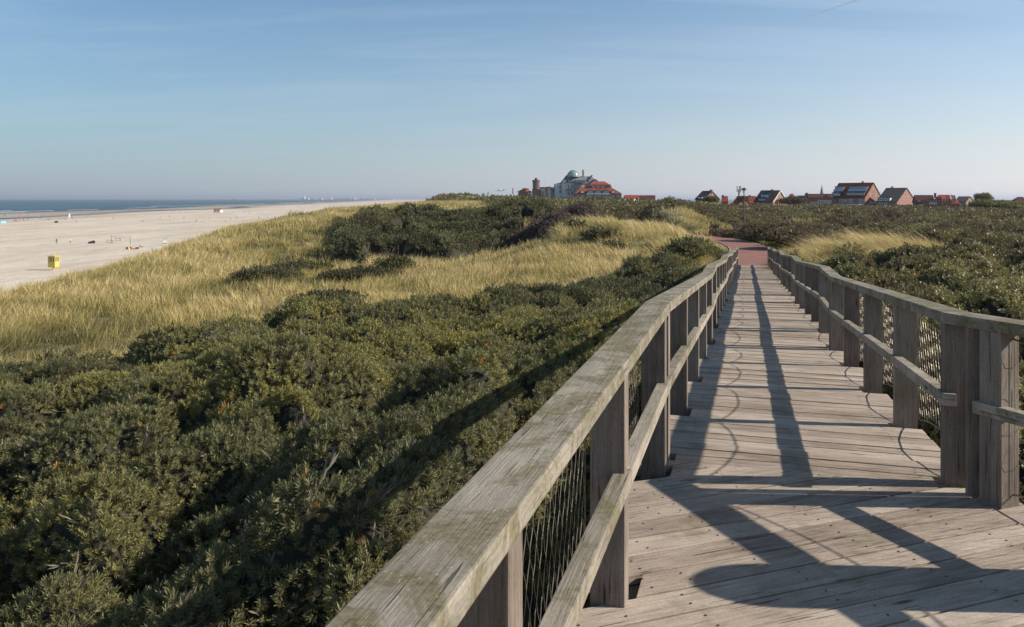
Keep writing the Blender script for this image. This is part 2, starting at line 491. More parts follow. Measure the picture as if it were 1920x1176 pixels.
def mat_leaf(name, stops, rough=.5, trans=.25, spec=.5):
    m, n, b, o = new_mat(name); k = NB(n)
    t = k.attr()
    col = k.ramp(t, stops)
    k.link(col, b.inputs['Base Color'])
    b.inputs['Roughness'].default_value = rough
    b.inputs['Specular IOR Level'].default_value = spec
    tr = k.node('ShaderNodeBsdfTranslucent'); k.link(col, tr.inputs[0])
    mx = k.node('ShaderNodeMixShader'); mx.inputs[0].default_value = trans
    k.link(b.outputs[0], mx.inputs[1]); k.link(tr.outputs[0], mx.inputs[2]); k.link(mx.outputs[0], o.inputs[0])
    return m
M['buckthorn'] = mat_leaf('sea_buckthorn_leaf', [(0, (.07, .055, .035)), (.06, (.085, .075, .038)), (.25, (.135, .135, .066)), (.5, (.21, .205, .096)), (.68, (.29, .27, .10)), (.84, (.40, .35, .10)),
                                                 (.90, (.36, .29, .09)), (.93, (.38, .17, .05)), (.965, (.42, .16, .04)), (1, (.50, .20, .05))], .55, .28, .3)
M['heath'] = mat_leaf('brown_shrub_leaf', [(0, (.08, .055, .05)), (.3, (.14, .10, .085)), (.6, (.20, .15, .115)), (.8, (.17, .17, .08)), (1, (.28, .22, .13))], .6, .2, .3)
M['rightbush'] = mat_leaf('mixed_shrub_leaf', [(0, (.10, .068, .046)), (.18, (.175, .13, .08)), (.34, (.215, .175, .10)), (.5, (.195, .185, .082)), (.65, (.22, .205, .08)), (.82, (.33, .29, .12)), (.93, (.48, .43, .23)), (1, (.60, .54, .34))], .5, .25, .35)
M['grass'] = mat_leaf('marram_grass_blade', [(0, (.10, .095, .04)), (.2, (.21, .19, .075)), (.45, (.39, .33, .125)), (.7, (.56, .445, .18)), (1, (.68, .55, .28))], .55, .25, .35)
M['greengrass'] = mat_leaf('green_grass_blade', [(0, (.05, .08, .03)), (.5, (.10, .16, .05)), (1, (.26, .30, .12))], .45, .3, .5)

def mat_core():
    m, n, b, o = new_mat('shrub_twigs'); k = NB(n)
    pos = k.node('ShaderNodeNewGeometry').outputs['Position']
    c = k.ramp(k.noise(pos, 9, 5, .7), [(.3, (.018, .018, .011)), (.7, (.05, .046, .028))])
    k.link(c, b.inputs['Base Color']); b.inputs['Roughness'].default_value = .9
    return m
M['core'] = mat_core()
M['core2'] = mat_leaf('bare_twigs', [(0, (.12, .10, .08)), (1, (.26, .22, .18))], .8, .0, .2)
def mat_ground():
    m, n, b, o = new_mat('dune_soil'); k = NB(n)
    pos = k.node('ShaderNodeNewGeometry').outputs['Position']
    c = k.ramp(k.noise(pos, .6, 6, .65), [(.3, (.13, .115, .05)), (.5, (.24, .21, .095)), (.7, (.33, .29, .14))])
    c2 = k.ramp(k.noise(pos, 12, 4, .7), [(.3, .55), (.7, 1.1)])
    col = k.mix(1.0, c, c2, 'MULTIPLY')
    k.link(col, b.inputs['Base Color']); b.inputs['Roughness'].default_value = .95
    k.bump(k.noise(pos, 6, 5, .7), .6, .15, b)
    return m
M['soil'] = mat_ground()
def mat_sand():
    m, n, b, o = new_mat('beach_sand'); k = NB(n)
    pos = k.node('ShaderNodeNewGeometry').outputs['Position']
    a = k.noise(k.mapping(pos, (.05, .012, 1)), 1, 7, .62, .4)
    c = k.ramp(a, [(.32, (.56, .46, .36)), (.45, (.66, .56, .45)), (.6, (.74, .64, .53))])
    s2 = k.noise(k.mapping(pos, (.5, .10, 1)), 1, 6, .7, .8)
    c = k.mix(1.0, c, k.ramp(s2, [(.3, .72), (.5, .98), (.7, 1.06)]), 'MULTIPLY')
    s3 = k.noise(pos, 1.3, 5, .7, .3)
    c = k.mix(1.0, c, k.ramp(s3, [(.3, .86), (.55, 1.0)]), 'MULTIPLY')
    wet = k.attr()
    c = k.mix(wet, c, (.27, .225, .185))
    k.link(c, b.inputs['Base Color'])
    k.link(k.math('SUBTRACT', .92, k.math('MULTIPLY', wet, .35)), b.inputs['Roughness'])
    k.bump(s2, .5, .25, b)
    return m
M['sand'] = mat_sand()
def mat_sea():
    m, n, b, o = new_mat('sea_water'); k = NB(n)
    pos = k.node('ShaderNodeNewGeometry').outputs['Position']
    c = k.ramp(k.noise(k.mapping(pos, (.004, .001, 1)), 1, 5, .6), [(.35, (.02, .055, .075)), (.65, (.05, .095, .105))])
    k.link(c, b.inputs['Base Color'])
    b.inputs['Roughness'].default_value = .32
    b.inputs['IOR'].default_value = 1.33
    h = k.noise(k.mapping(pos, (.16, .05, 1)), 1, 6, .7)
    k.bump(h, 1.0, 2.2, b)
    return m
M['sea'] = mat_sea()
def mat_simple(name, c, rough=.7, var=0.0, scale=2.0, metal=0, spec=.4):
    m, n, b, o = new_mat(name); k = NB(n)
    if var:
        pos = k.node('ShaderNodeTexCoord').outputs['Object']
        f = k.ramp(k.noise(pos, scale, 5, .65), [(.3, 1 - var), (.7, 1 + var)])
        k.link(k.mix(1.0, c, f, 'MULTIPLY'), b.inputs['Base Color'])
    else:
        b.inputs['Base Color'].default_value = (*c, 1)
    b.inputs['Roughness'].default_value = rough
    b.inputs['Metallic'].default_value = metal
    b.inputs['Specular IOR Level'].default_value = spec
    return m
def mat_brick(name, c1, c2, mortar, sc, bw=.5, bh=.25, var=.25, uv=False):
    m, n, b, o = new_mat(name); k = NB(n)
    if uv: vec = k.node('ShaderNodeUVMap', uv_map='UVMap').outputs[0]
    else: vec = k.node('ShaderNodeTexCoord').outputs['Object']
    br = k.node('ShaderNodeTexBrick')
    br.inputs['Color1'].default_value = (*c1, 1); br.inputs['Color2'].default_value = (*c2, 1); br.inputs['Mortar'].default_value = (*mortar, 1)
    br.inputs['Scale'].default_value = sc; br.inputs['Mortar Size'].default_value = .02
    br.inputs['Brick Width'].default_value = bw; br.inputs['Row Height'].default_value = bh
    k.link(vec, br.inputs['Vector'])
    f = k.ramp(k.noise(vec, .8, 5, .65), [(.3, 1 - var), (.7, 1 + var)])
    k.link(k.mix(1.0, br.outputs[0], f, 'MULTIPLY'), b.inputs['Base Color'])
    b.inputs['Roughness'].default_value = .85
    b.inputs['Specular IOR Level'].default_value = .2
    return m
M['path'] = mat_brick('red_brick_paving', (.36, .115, .08), (.25, .085, .062), (.20, .13, .10), 5.0, .5, .5)
M['brick'] = mat_brick('red_brick_wall', (.37, .13, .09), (.30, .10, .07), (.30, .20, .16), 2.0, .5, .15)
M['darkbrick'] = mat_brick('dark_red_brick_wall', (.23, .075, .058), (.18, .06, .048), (.2, .12, .10), 2.0, .5, .15)
M['redtile'] = mat_brick('orange_red_roof_tiles', (.37, .085, .045), (.29, .07, .04), (.18, .05, .035), 2.0, .5, .6)
M['maroontile'] = mat_brick('dark_red_roof_tiles', (.12, .04, .036), (.095, .033, .031), (.06, .022, .022), 2.0, .5, .6)
M['slate'] = mat_brick('dark_slate_roof', (.045, .047, .055), (.035, .037, .045), (.025, .026, .03), 2.0, .5, .6)
M['greyroof'] = mat_simple('grey_metal_roof', (.20, .23, .245), .6, .12, .4)
M['greywall'] = mat_simple('pale_grey_render', (.50, .56, .60), .8, .1, .3)
M['white'] = mat_simple('white_paint', (.78, .77, .74), .6, .05, 3)
M['cream'] = mat_simple('cream_render', (.62, .55, .46), .8, .1, .5)
M['pinkwall'] = mat_simple('dull_pink_render', (.36, .24, .22), .8, .1, .5)
M['glass'] = mat_simple('window_glass', (.16, .22, .27), .15, 0, spec=.8)
M['darkglass'] = mat_simple('dark_window_glass', (.05, .06, .075), .15, 0, spec=.8)
M['yellow'] = mat_simple('yellow_paint', (.70, .53, .10), .5, .06, 2)
M['orange'] = mat_simple('orange_red_paint', (.62, .12, .05), .5)
M['redpaint'] = mat_simple('red_paint', (.65, .06, .04), .5)
M['bluepaint'] = mat_simple('pale_blue_cloth', (.30, .55, .72), .7)
M['black'] = mat_simple('black_cloth', (.02, .02, .025), .7)
M['darkmetal'] = mat_simple('dark_grey_metal', (.10, .10, .105), .45, .1, 5, .6)
M['galv'] = mat_simple('galvanised_wire', (.27, .235, .20), .45, .25, 20, .7)
M['screw'] = mat_simple('rusty_screw', (.045, .032, .026), .6)
M['paleglass'] = mat_simple('pale_dome_glass', (.34, .42, .43), .25, .1, .3, spec=.7)
M['towerbrick'] = mat_brick('brown_tower_brick', (.20, .10, .08), (.15, .08, .07), (.2, .15, .13), 2.0, .5, .15)
M['copper'] = mat_simple('green_copper', (.16, .30, .27), .6, .15, 1)
M['foam'] = mat_simple('sea_foam', (.80, .82, .83), .8, .1, .05)
M['skin'] = mat_simple('skin', (.48, .29, .20), .6)
M['kerb'] = mat_simple('pale_concrete_kerb', (.52, .46, .38), .85, .2, 6)
M['hazy'] = mat_simple('distant_pale_wall', (.60, .60, .60), .9)
M['steel'] = mat_simple('brushed_steel', (.55, .56, .57), .4, .05, 3, .8)

# ------------------------------------------------------------------ ground sheets
def spaced(lo_fine, hi_fine, step, grow, lo, hi):
    a = list(np.arange(lo_fine, hi_fine + step / 2, step))
    d = step
    while a[-1] < hi:
        d *= grow; a.append(a[-1] + d)
    d = step
    b = []
    x = lo_fine
    while x > lo:
        d *= grow; x -= d; b.append(x)
    return np.array(b[::-1] + a)
gx = spaced(-62, 60, .6, 1.06, -32000, 30000)
gy = spaced(-8, 130, .6, 1.035, -900, 34000)
GX, GY = np.meshgrid(gx, gy)
GZ = ground(GX, GY)
GZ = GZ - np.clip((np.hypot(GX, GY) - 20000) / 10000, 0, 2) * 2
nyy, nxx = GX.shape
idx = np.arange(nyy * nxx).reshape(nyy, nxx)
quads = np.stack([idx[:-1, :-1], idx[:-1, 1:], idx[1:, 1:], idx[1:, :-1]], -1).reshape(-1, 4)
cxm = (crest_x(GY) - GX)
uq = (cxm[:-1, :-1] + cxm[1:, 1:]).ravel() / 2
V = np.stack([GX.ravel(), GY.ravel(), GZ.ravel()], 1)
def sub(V, q, att=None):
    used = np.unique(q); mp = np.full(len(V), -1); mp[used] = np.arange(len(used))
    return V[used], mp[q], (att[used] if att is not None else None)
isb = uq > 15
lev = GZ.ravel() - SEA_Z
wet = np.clip(1 - (lev - .12) / .42, 0, 1) * .85 * (GX.ravel() < crest_x(GY).ravel() - 60)
v, q, _ = sub(V, quads[~isb]); o = np_mesh('dune_ground', v, q, M['soil'], smooth=True); tag(o, kind='structure')
v, q, w_ = sub(V, quads[isb], wet); o = np_mesh('beach', v, q, M['sand'], tint=w_, smooth=True); tag(o, kind='structure')
# the sea: a sheet that ends under the beach
ys = spaced(-8, 130, 20, 1.08, -900, 36000)
rows = []
sxs = shore_x(ys) + 190
fr = np.array([0, .004, .01, .03, .08, .2, .45, 1.0])
X2 = sxs[:, None] + (-36000 - sxs[:, None]) * fr[None, :]
Y2 = np.repeat(ys[:, None], len(fr), 1)
ix = np.arange(X2.size).reshape(X2.shape)
q = np.stack([ix[:-1, :-1], ix[1:, :-1], ix[1:, 1:], ix[:-1, 1:]], -1).reshape(-1, 4)
o = np_mesh('sea', np.stack([X2.ravel(), Y2.ravel(), np.full(X2.size, SEA_Z)], 1), q, M['sea'])
tag(o, kind='structure')
# foam of breaking waves, narrow strips along the shore
fv, fq = [], []
def foam(y0, y1, off, wd, amp=3):
    n = max(6, int((y1 - y0) / 12))
    yy = np.linspace(y0, y1, n)
    w = .6 * wd * np.sin(np.linspace(0.05, math.pi - .05, n)) * (.6 + .6 * vnoise(yy / 9, yy * 0, 3))
    x = shore_x(yy) - off + amp * (vnoise(yy / 40, yy * 0, 5) - .5) * 4
    b = len(fv)
    for i in range(n):
        fv.append((x[i] - w[i], yy[i], SEA_Z + .05)); fv.append((x[i] - w[i] * .4, yy[i], SEA_Z + .26)); fv.append((x[i] + w[i] * .3, yy[i], SEA_Z + .05))
        if i:
            k = b + 3 * i
            fq.append((k - 3, k, k + 1, k - 2)); fq.append((k - 2, k + 1, k + 2, k - 1))
for a in [(520, 640, 60, 3.5), (640, 760, 62, 2.5), (780, 860, 66, 3), (820, 1000, 58, 4), (1040, 1130, 60, 3), (1250, 1420, 66, 5), (1500, 1900, 60, 5), (1500, 1700, 95, 6), (1900, 2700, 55, 6), (2900, 4300, 60, 7),
          (560, 700, 105, 2.5), (900, 1000, 110, 3), (450, 560, 30, 2), (700, 900, 30, 1.5)]:
    foam(*a)
o = np_mesh('sea_foam', np.array(fv), np.array(fq), M['foam'], smooth=True)
tag(o, 'white foam of small waves breaking along the beach', 'foam', kind='stuff')

o = np_mesh('wadden_sea', [(100, 1000, SEA_Z), (34000, 1000, SEA_Z), (34000, 34000, SEA_Z), (3600, 34000, SEA_Z)], [(0, 1, 2, 3)], M['sea']); tag(o, kind='structure')
# brick path
def ribbon(pl, w0, w1, z, name, mat):
    pts = [Vector((x, y, 0)) for x, y in pl]
    dense = []
    for i in range(len(pts) - 1):
        p0 = pts[max(i - 1, 0)]; p1 = pts[i]; p2 = pts[i + 1]; p3 = pts[min(i + 2, len(pts) - 1)]
        for k in range(6):
            t = k / 6
            dense.append(.5 * ((2 * p1) + (-p0 + p2) * t + (2 * p0 - 5 * p1 + 4 * p2 - p3) * t * t + (-p0 + 3 * p1 - 3 * p2 + p3) * t ** 3))
    dense.append(pts[-1])
    b = MB(); acc = 0; prev = None
    for i, p in enumerate(dense):
        d = (dense[min(i + 1, len(dense) - 1)] - dense[max(i - 1, 0)]).normalized()
        n = Vector((d.y, -d.x, 0))
        if i: acc += (p - dense[i - 1]).length
        zz = z(p) if callable(z) else z
        l, r = p - n * w0, p + n * w1
        l.z = r.z = zz
        cur = (l, r, acc)
        if prev:
            b.poly([prev[0], prev[1], r, l], [(-w0, prev[2]), (w1, prev[2]), (w1, acc), (-w0, acc)])
        prev = cur
    return b.build(name, mat)
def path_mat():
    m, n, b, o = new_mat('worn_red_brick_paving'); k = NB(n)
    uv = k.node('ShaderNodeUVMap', uv_map='UVMap').outputs[0]
    br = k.node('ShaderNodeTexBrick'); k.link(uv, br.inputs['Vector'])
    br.inputs['Color1'].default_value = (.40, .14, .11, 1); br.inputs['Color2'].default_value = (.27, .10, .085, 1); br.inputs['Mortar'].default_value = (.17, .13, .10, 1)
    br.inputs['Scale'].default_value = 2.5; br.inputs['Mortar Size'].default_value = .035; br.inputs['Brick Width'].default_value = .5; br.inputs['Row Height'].default_value = .25
    v = k.ramp(k.noise(uv, .7, 6, .7), [(.3, .75), (.7, 1.2)])
    c = k.mix(1.0, br.outputs[0], v, 'MULTIPLY')
    sx = k.node('ShaderNodeSeparateXYZ'); k.link(uv, sx.inputs[0])
    ed = k.math('ABSOLUTE', sx.outputs[0]); nz = k.noise(uv, 1.6, 6, .7)
    sm = k.ramp(k.math('ADD', k.math('MULTIPLY', ed, .30), nz), [(.98, 0.0), (1.12, .85)])
    c = k.mix(sm, c, (.50, .42, .32))
    k.link(c, b.inputs['Base Color']); b.inputs['Roughness'].default_value = .85
    return m
pe = ST(SEND + .02, WID / 2)
PL = [(pe.x, pe.y)] + PATH[1:]
o = ribbon(PL, 1.5, 1.7, -3.985, 'path', path_mat())
tag(o, kind='structure')
# ------------------------------------------------------------------ walkway
walk = tag(empty('boardwalk', (OX, OY, DECK)), 'weathered grey plank boardwalk descending in ramps and landings to the red path', 'boardwalk')
walk_inv = Vector((-OX, -OY, -DECK))
def attach(o, parent):
    o.parent = parent
    o.matrix_parent_inverse = Matrix.Translation(-parent.location)
    return o
posts_s = [k * BAY for k in range(0, 26)]
kink_s = set([g * 8.75 for g in range(1, 5)] + [g * 8.75 + 7 for g in range(5)])
def blocked(s0, s1, side):
    ps = left_posts if side < 0 else right_posts
    return any(s0 < p + .085 and s1 > p - .085 for p in ps)
left_posts = [-7.15, -5.42, -3.68, -1.95, -.21, .03]
right_posts = [.06]
for k in range(1, 26):
    s = k * BAY
    if s in kink_s:
        left_posts += [s - .115, s + .115]; right_posts += [s - .115, s + .115]
    elif k == 25:
        left_posts.append(s - .1); right_posts.append(s - .1)
    else:
        left_posts.append(s - .02); right_posts.append(s - .0)
PITCH = .183
b = MB()
s = .02
while s < SEND - .05:
    s1 = min(s + PITCH - random.uniform(.009, .014), SEND)
    t0 = .035 if blocked(s, s1, -1) else -.19 + random.uniform(-.006, .006)
    t1 = WID - .035 if blocked(s, s1, 1) else WID + .19 + random.uniform(-.006, .006)
    dz = random.uniform(-.004, .004)
    za, zb_ = deckz(s) + dz, deckz(s1) + dz + random.uniform(-.0015, .0015)
    c = [ST(s, t0, za - .045), ST(s, t0, za), ST(s1, t0, zb_), ST(s1, t0, zb_ - .045),
         ST(s, t1, za - .045), ST(s, t1, za), ST(s1, t1, zb_), ST(s1, t1, zb_ - .045)]
    b.hexa(c, tint=random.random())
    s += PITCH
attach(b.build('decking', M['deck'], bevel=.003), walk)
# platform: boards laid square to the arriving walkway
RD = Vector((.342, -.940, 0)); RN = Vector((.940, .342, 0)); RQ = Vector((2.71, 4.62, 0))
poly = [ST(.012, -.19), ST(.012, WID + .19), RQ + RN * .19 + RD * -.05, RQ + RN * .19 + RD * 9.5, ST(-10.5, -.19)]
poly = [Vector((p.x, p.y)) for p in poly]
def clip(poly, nrm, d, keep_less=True):
    out = []
    for i in range(len(poly)):
        a, c = poly[i], poly[(i + 1) % len(poly)]
        da, dc = a.dot(nrm) - d, c.dot(nrm) - d
        if not keep_less: da, dc = -da, -dc
        if da <= 0: out.append(a)
        if (da < 0 < dc) or (dc < 0 < da):
            out.append(a + (c - a) * (da / (da - dc)))
    return out
BD = Vector((.940, .342)); BN = Vector((-.342, .940))
b = MB(); scr = []
lo = min(p.dot(BN) for p in poly); hi = max(p.dot(BN) for p in poly)
d = hi - .03
tl = Vector((-VX, -VY))
while d > lo:
    w1 = d; w0 = d - PITCH + random.uniform(.008, .013)
    pg = clip(clip(poly, BN, w1), BN, w0, False)
    if len(pg) > 2:
        # notch around the left posts
        for p in left_posts[:6]:
            c_ = ST(p, -.07)
            if w0 < Vector((c_.x, c_.y)).dot(BN) + .045 <= w1 + .012:
                ref = ST(0, .035)
                pg2 = clip(pg, tl, Vector((ref.x, ref.y)).dot(tl))
                if len(pg2) > 2: pg = pg2
        dz = random.uniform(-.0025, .0015)
        zt = DECK + dz; t = random.random(); ou, ov = random.uniform(0, 60), random.uniform(0, 60)
        top = [(p.x, p.y, zt) for p in pg]; bot = [(p.x, p.y, zt - .045) for p in pg]
        uvs = [(p.dot(BD) + ou, p.dot(BN) + ov) for p in pg]
        b.poly(top, uvs, t)
        n = len(pg)
        for i in range(n):
            j = (i + 1) % n
            b.poly([top[i], bot[i], bot[j], top[j]], [uvs[i], (uvs[i][0], uvs[i][1] + .045), (uvs[j][0], uvs[j][1] + .045), uvs[j]], t)
        b.poly(bot[::-1], uvs[::-1], t)
        a0, a1 = min(p.dot(BD) for p in pg), max(p.dot(BD) for p in pg)
        k = math.ceil(a0 / .52) * .52
        joints = [a0 + .09, a0 + .3] + list(np.arange(k + .35, a1 - .1, .62))
        for a in joints:
            for f in (.27, .74):
                w = w0 + (w1 - w0) * f + random.uniform(-.008, .008)
                q = BD * (a + random.uniform(-.015, .015)) + BN * w
                scr.append((q.x, q.y, zt))
    d -= PITCH + random.uniform(-.001, .002)
attach(b.build('platform_decking', M['deck'], bevel=.003), walk)
for k in range(0, 75):
    s = .02 + k * PITCH
    for f in (.28, .72):
        for t in (.1, .82, 1.55):
            if s + PITCH * f < SEND: scr.append(tuple(ST(s + PITCH * f, t + random.uniform(-.01, .01), deckz(s + PITCH * f))))
b = MB()
for x, y, z_ in scr:
    r = .0065
    b.poly([(x + r * math.cos(a), y + r * math.sin(a), z_ + .0022) for a in np.linspace(0, 2 * math.pi, 7)[:-1]])
o = attach(b.build('screw_heads', M['screw']), walk); o['kind'] = 'stuff'
# bearers and supports
for t in (-.02, WID / 2 - .05, WID - .08):
    b = MB()
    for (a, za), (c, zc) in zip(KINKS[:-1], KINKS[1:]):
        if a < 0: a, za = -5, DECK
        b.hexa([ST(a, t, za - .25), ST(a, t, za - .05), ST(a, t + .1, za - .05), ST(a, t + .1, za - .25),
                ST(c, t, zc - .25), ST(c, t, zc - .05), ST(c, t + .1, zc - .05), ST(c, t + .1, zc - .25)])
    attach(b.build('bearer', M['post']), walk)
for k in range(-1, 12):
    for t in (0.1, WID - .22):
        s = k * 3.5 + .6
        if s > 36: continue
        p = ST(s, t); g = float(ground(np.array([p.x]), np.array([p.y]))[0])
        if deckz(s) - .27 - g < .1: continue
        b = MB(); c = []
        for zz in (g - .3, float(deckz(s)) - .26):
            c += [ST(s, t, zz), ST(s + .12, t, zz), ST(s + .12, t + .12, zz), ST(s, t + .12, zz)]
        b.hexa(c); attach(b.build('support_leg', M['post']), walk)
# beam laid over the end
b = MB()
b.hexa([ST(SEND + .004, -.5, -3.99), ST(SEND + .004, -.5, -3.90), ST(SEND + .17, -.5, -3.93), ST(SEND + .17, -.5, -3.99),
        ST(SEND + .004, WID + .5, -3.99), ST(SEND + .004, WID + .5, -3.90), ST(SEND + .17, WID + .5, -3.93), ST(SEND + .17, WID + .5, -3.99)])
attach(b.build('threshold', M['kerb']), walk)

# ------------------------------------------------------------------ railings
HT = 1.06; CT = .066
class Frame:
    """maps (along, inward->outward, height over deck) to the world"""
    def __init__(s, f, zf): s.f = f; s.zf = zf
    def __call__(s, a, o_, h): p = s.f(a, o_); return Vector((p.x, p.y, float(s.zf(a)) + h))
LF = Frame(lambda a, o_: ST(a, -o_), deckz)
RF = Frame(lambda a, o_: ST(a, WID + o_), deckz)
QF = Frame(lambda a, o_: RQ + RD * a + RN * o_, lambda a: DECK)
def post_mesh(fr, a, parent, top=HT - CT - .002, ow=.14, dp=.07):
    b = MB(); c = []
    low = -.55
    for h in (low, top):
        # follow deck height at the post centre so that the post stands plumb
        for da, oo in ((-dp, 0), (dp, 0), (dp, ow), (-dp, ow)):
            p = fr(a, oo, 0); q = fr(a + da, oo, 0); q.z = p.z + h
            if h == top: q.z = fr(a + da, oo, h).z
            c.append(q)
    b.hexa(c, tint=random.random())
    o = b.build('post', M['post'], bevel=.004)
    return attach(o, parent)
def beam(fr, a0, a1, o0, o1, h0, h1, name, mat, parent, ends=None, bevel=.006):
    """ends: optional explicit inner/outer xy for each end (mitre)"""
    b = MB(); c = []
    for i, a in enumerate((a0, a1)):
        ai = ao = a
        P = []
        for oo, h in ((o0, h0), (o0, h1), (o1, h1), (o1, h0)):
            q = fr(a, oo, h)
            if ends and ends[i]:
                e = ends[i][0] if oo == o0 else ends[i][1]
                q = Vector((e[0], e[1], q.z))
            P.append(q)
        c += P
    b.hexa(c, L=abs(a1 - a0), tint=random.uniform(.35, .6) if name == 'handrail' else random.random())
    o = b.build(name, mat, bevel=bevel)
    return attach(o, parent)
def net(fr, a0, a1, parent):
    L = a1 - a0
    if L < .5: return
    b = MB()
    top = lambda x: .955 - .085 * (1 - (2 * x / L - 1) ** 2)
    bot = lambda x: .07 + .085 * (1 - (2 * x / L - 1) ** 2)
    oo = .168 if fr is not QF else .09
    n = 14
    for f in (top, bot):
        b.tube([fr(a0 + L * i / n, oo, f(L * i / n)) for i in range(n + 1)], .0055, 4, caps=False)
    sp = .085; sl = 2.3
    k = -int(1.0 / sl / sp) - 2
    while k * sp < L + 1.0 / sl + .1:
        for sg in (1, -1):
            x0 = k * sp
            pts = []
            for i in range(25):
                h = i / 24
                x = x0 + sg * h / sl
                if 0 <= x <= L and bot(x) <= h <= top(x): pts.append((x, h))
            if len(pts) > 1:
                (xa, ha), (xb, hb) = pts[0], pts[-1]
                mid = []
                for i in range(0, len(pts), 1): mid.append(pts[i])
                if mid[-1] != pts[-1]: mid.append(pts[-1])
                b.tube([fr(a0 + x + sg * .006 * math.sin(h * 60 + k), oo + (.004 if sg > 0 else 0), h) for x, h in mid], .0014 if sg > 0 else .0011, 3, caps=False)
        k += 1
    # the stretched edge wires
    for x in (.012, L - .012):
        b.tube([fr(a0 + x, oo, bot(0)), fr(a0 + x, oo, top(0))], .0022, 3, caps=False)
    o = b.build('wire_net', M['galv'])
    attach(o, parent)

def isect(p, d, q, e):
    den = d.x * e.y - d.y * e.x
    t = ((q.x - p.x) * e.y - (q.y - p.y) * e.x) / den
    return (p.x + d.x * t, p.y + d.y * t)
u2 = Vector((UX, UY))
mi = isect(ST(0, WID - .012), u2, RQ + RN * -.012, RD)
mo = isect(ST(0, WID + .155), u2, RQ + RN * .155, RD)
def railing(fr, posts, name, label, inner=-.012, outer=.155, first=None, cuts=None, mitre0=None, mitre1=None):
    root = tag(empty(name, fr(0, .07, 0)), label, 'railing')
    for p in posts: post_mesh(fr, p, root, ow=.165 if p > .5 else .15, dp=.052 if not any(abs(p - k) < .13 for k in kink_s) and p > .5 else .06)
    for i, (a, c) in enumerate(zip(cuts[:-1], cuts[1:])):
        e0 = mitre0 if i == 0 else None
        e1 = mitre1 if i == len(cuts) - 2 else None
        beam(fr, a + (.0 if e0 else .0015), c - .0015, inner, outer, HT - CT, HT, 'handrail', M['cap'], root, ends=(e0, e1))
    return root
# left
cuts = [-8, .0] 
for g in range(5):
    cuts += [g * 8.75 + 3.5, g * 8.75 + 7.0]
    if g < 4: cuts += [(g + 1) * 8.75]
cuts += [SEND + .02]
left = railing(LF, left_posts, 'wooden_railing', 'long wooden railing with lichened handrail on the left, seaward edge of the boardwalk', cuts=cuts)
cutsr = [-.1] + cuts[2:]
right = railing(RF, right_posts, 'wooden_railing', 'wooden railing along the inland right side of the descending boardwalk', cuts=cutsr, mitre0=(mi, mo))
q_posts = [.07] + [.07 + 1.75 * k for k in range(1, 6)]
plat = tag(empty('wooden_railing', QF(0, .07, 0)), 'wooden railing turning off to the right edge of the photo at the near corner post', 'railing')
for p in q_posts: post_mesh(QF, p, plat)
beam(QF, 0, 4.2, -.012, .155, HT - CT, HT, 'handrail', M['cap'], plat, ends=((mi, mo), None))
beam(QF, 4.203, 9, -.012, .155, HT - CT, HT, 'handrail', M['cap'], plat)
# filler plank between the two corner posts
b = MB()
fp = [(2.70, 4.745), (2.79, 4.715), (2.775, 4.672), (2.69, 4.70)]
b.hexa([(x, y, DECK - .3) for x, y in fp] + [(x, y, DECK + HT - CT - .003) for x, y in fp])
attach(b.build('corner_plank', M['post'], bevel=.003), plat)

def mids(fr, posts, root, i0, i1, over0=.0, over1=.0, hz=.575):
    ps = sorted(posts)[i0:i1]
    i = 0
    for a, c in zip(ps[:-1], ps[1:]):
        if c - a > .5:
            net(fr, a + .07, c - .07, root)
        # short pieces across the double posts are joined to the bay before
    grp = [ps[0]]
    for a in ps[1:]:
        if a - grp[-1] > .5: grp.append(a)
        else: grp[-1] = (grp[-1] + a) / 2
    for j, (a, c) in enumerate(zip(grp[:-1], grp[1:])):
        a_ = a - (over0 if j == 0 else 0); c_ = c + (over1 if j == len(grp) - 2 else 0)
        beam(fr, a_ + .002, c_ - .002, -.022, .05, hz - .072, hz, 'mid_rail', M['midrail'], root, bevel=.004)
mids(LF, left_posts, left, 0, None, .07, .08)
mids(RF, right_posts, right, 0, None, .13, .08)
mids(QF, q_posts, plat, 0, None, .10, .07)

# round topped board out of view, added to cast the rounded shadow on the platform
bd = tag(empty('shadow_caster_board', (3.02, 3.53, DECK)), 'unseen round topped board added beside the platform railing to cast the rounded shadow', 'board')
b = MB(); pr = [(.205, .0), (.205, 1.08)] + [(.205 * math.cos(a), 1.08 + .21 * math.sin(a)) for a in np.linspace(0, math.pi, 13)[1:-1]] + [(-.205, 1.08), (-.205, .0)]
fr_ = [(-.02, y, z_) for y, z_ in pr]; bk_ = [(.02, y, z_) for y, z_ in pr]
b.poly(fr_); b.poly(bk_[::-1])
for i in range(len(pr)):
    j = (i + 1) % len(pr); b.poly([fr_[i], bk_[i], bk_[j], fr_[j]])
o = b.build('panel', M['post']); o.parent = bd
b = MB(); b.box((.022, -.05, 0), (.09, .05, 1.0), 2); o = b.build('stake', M['post']); o.parent = bd
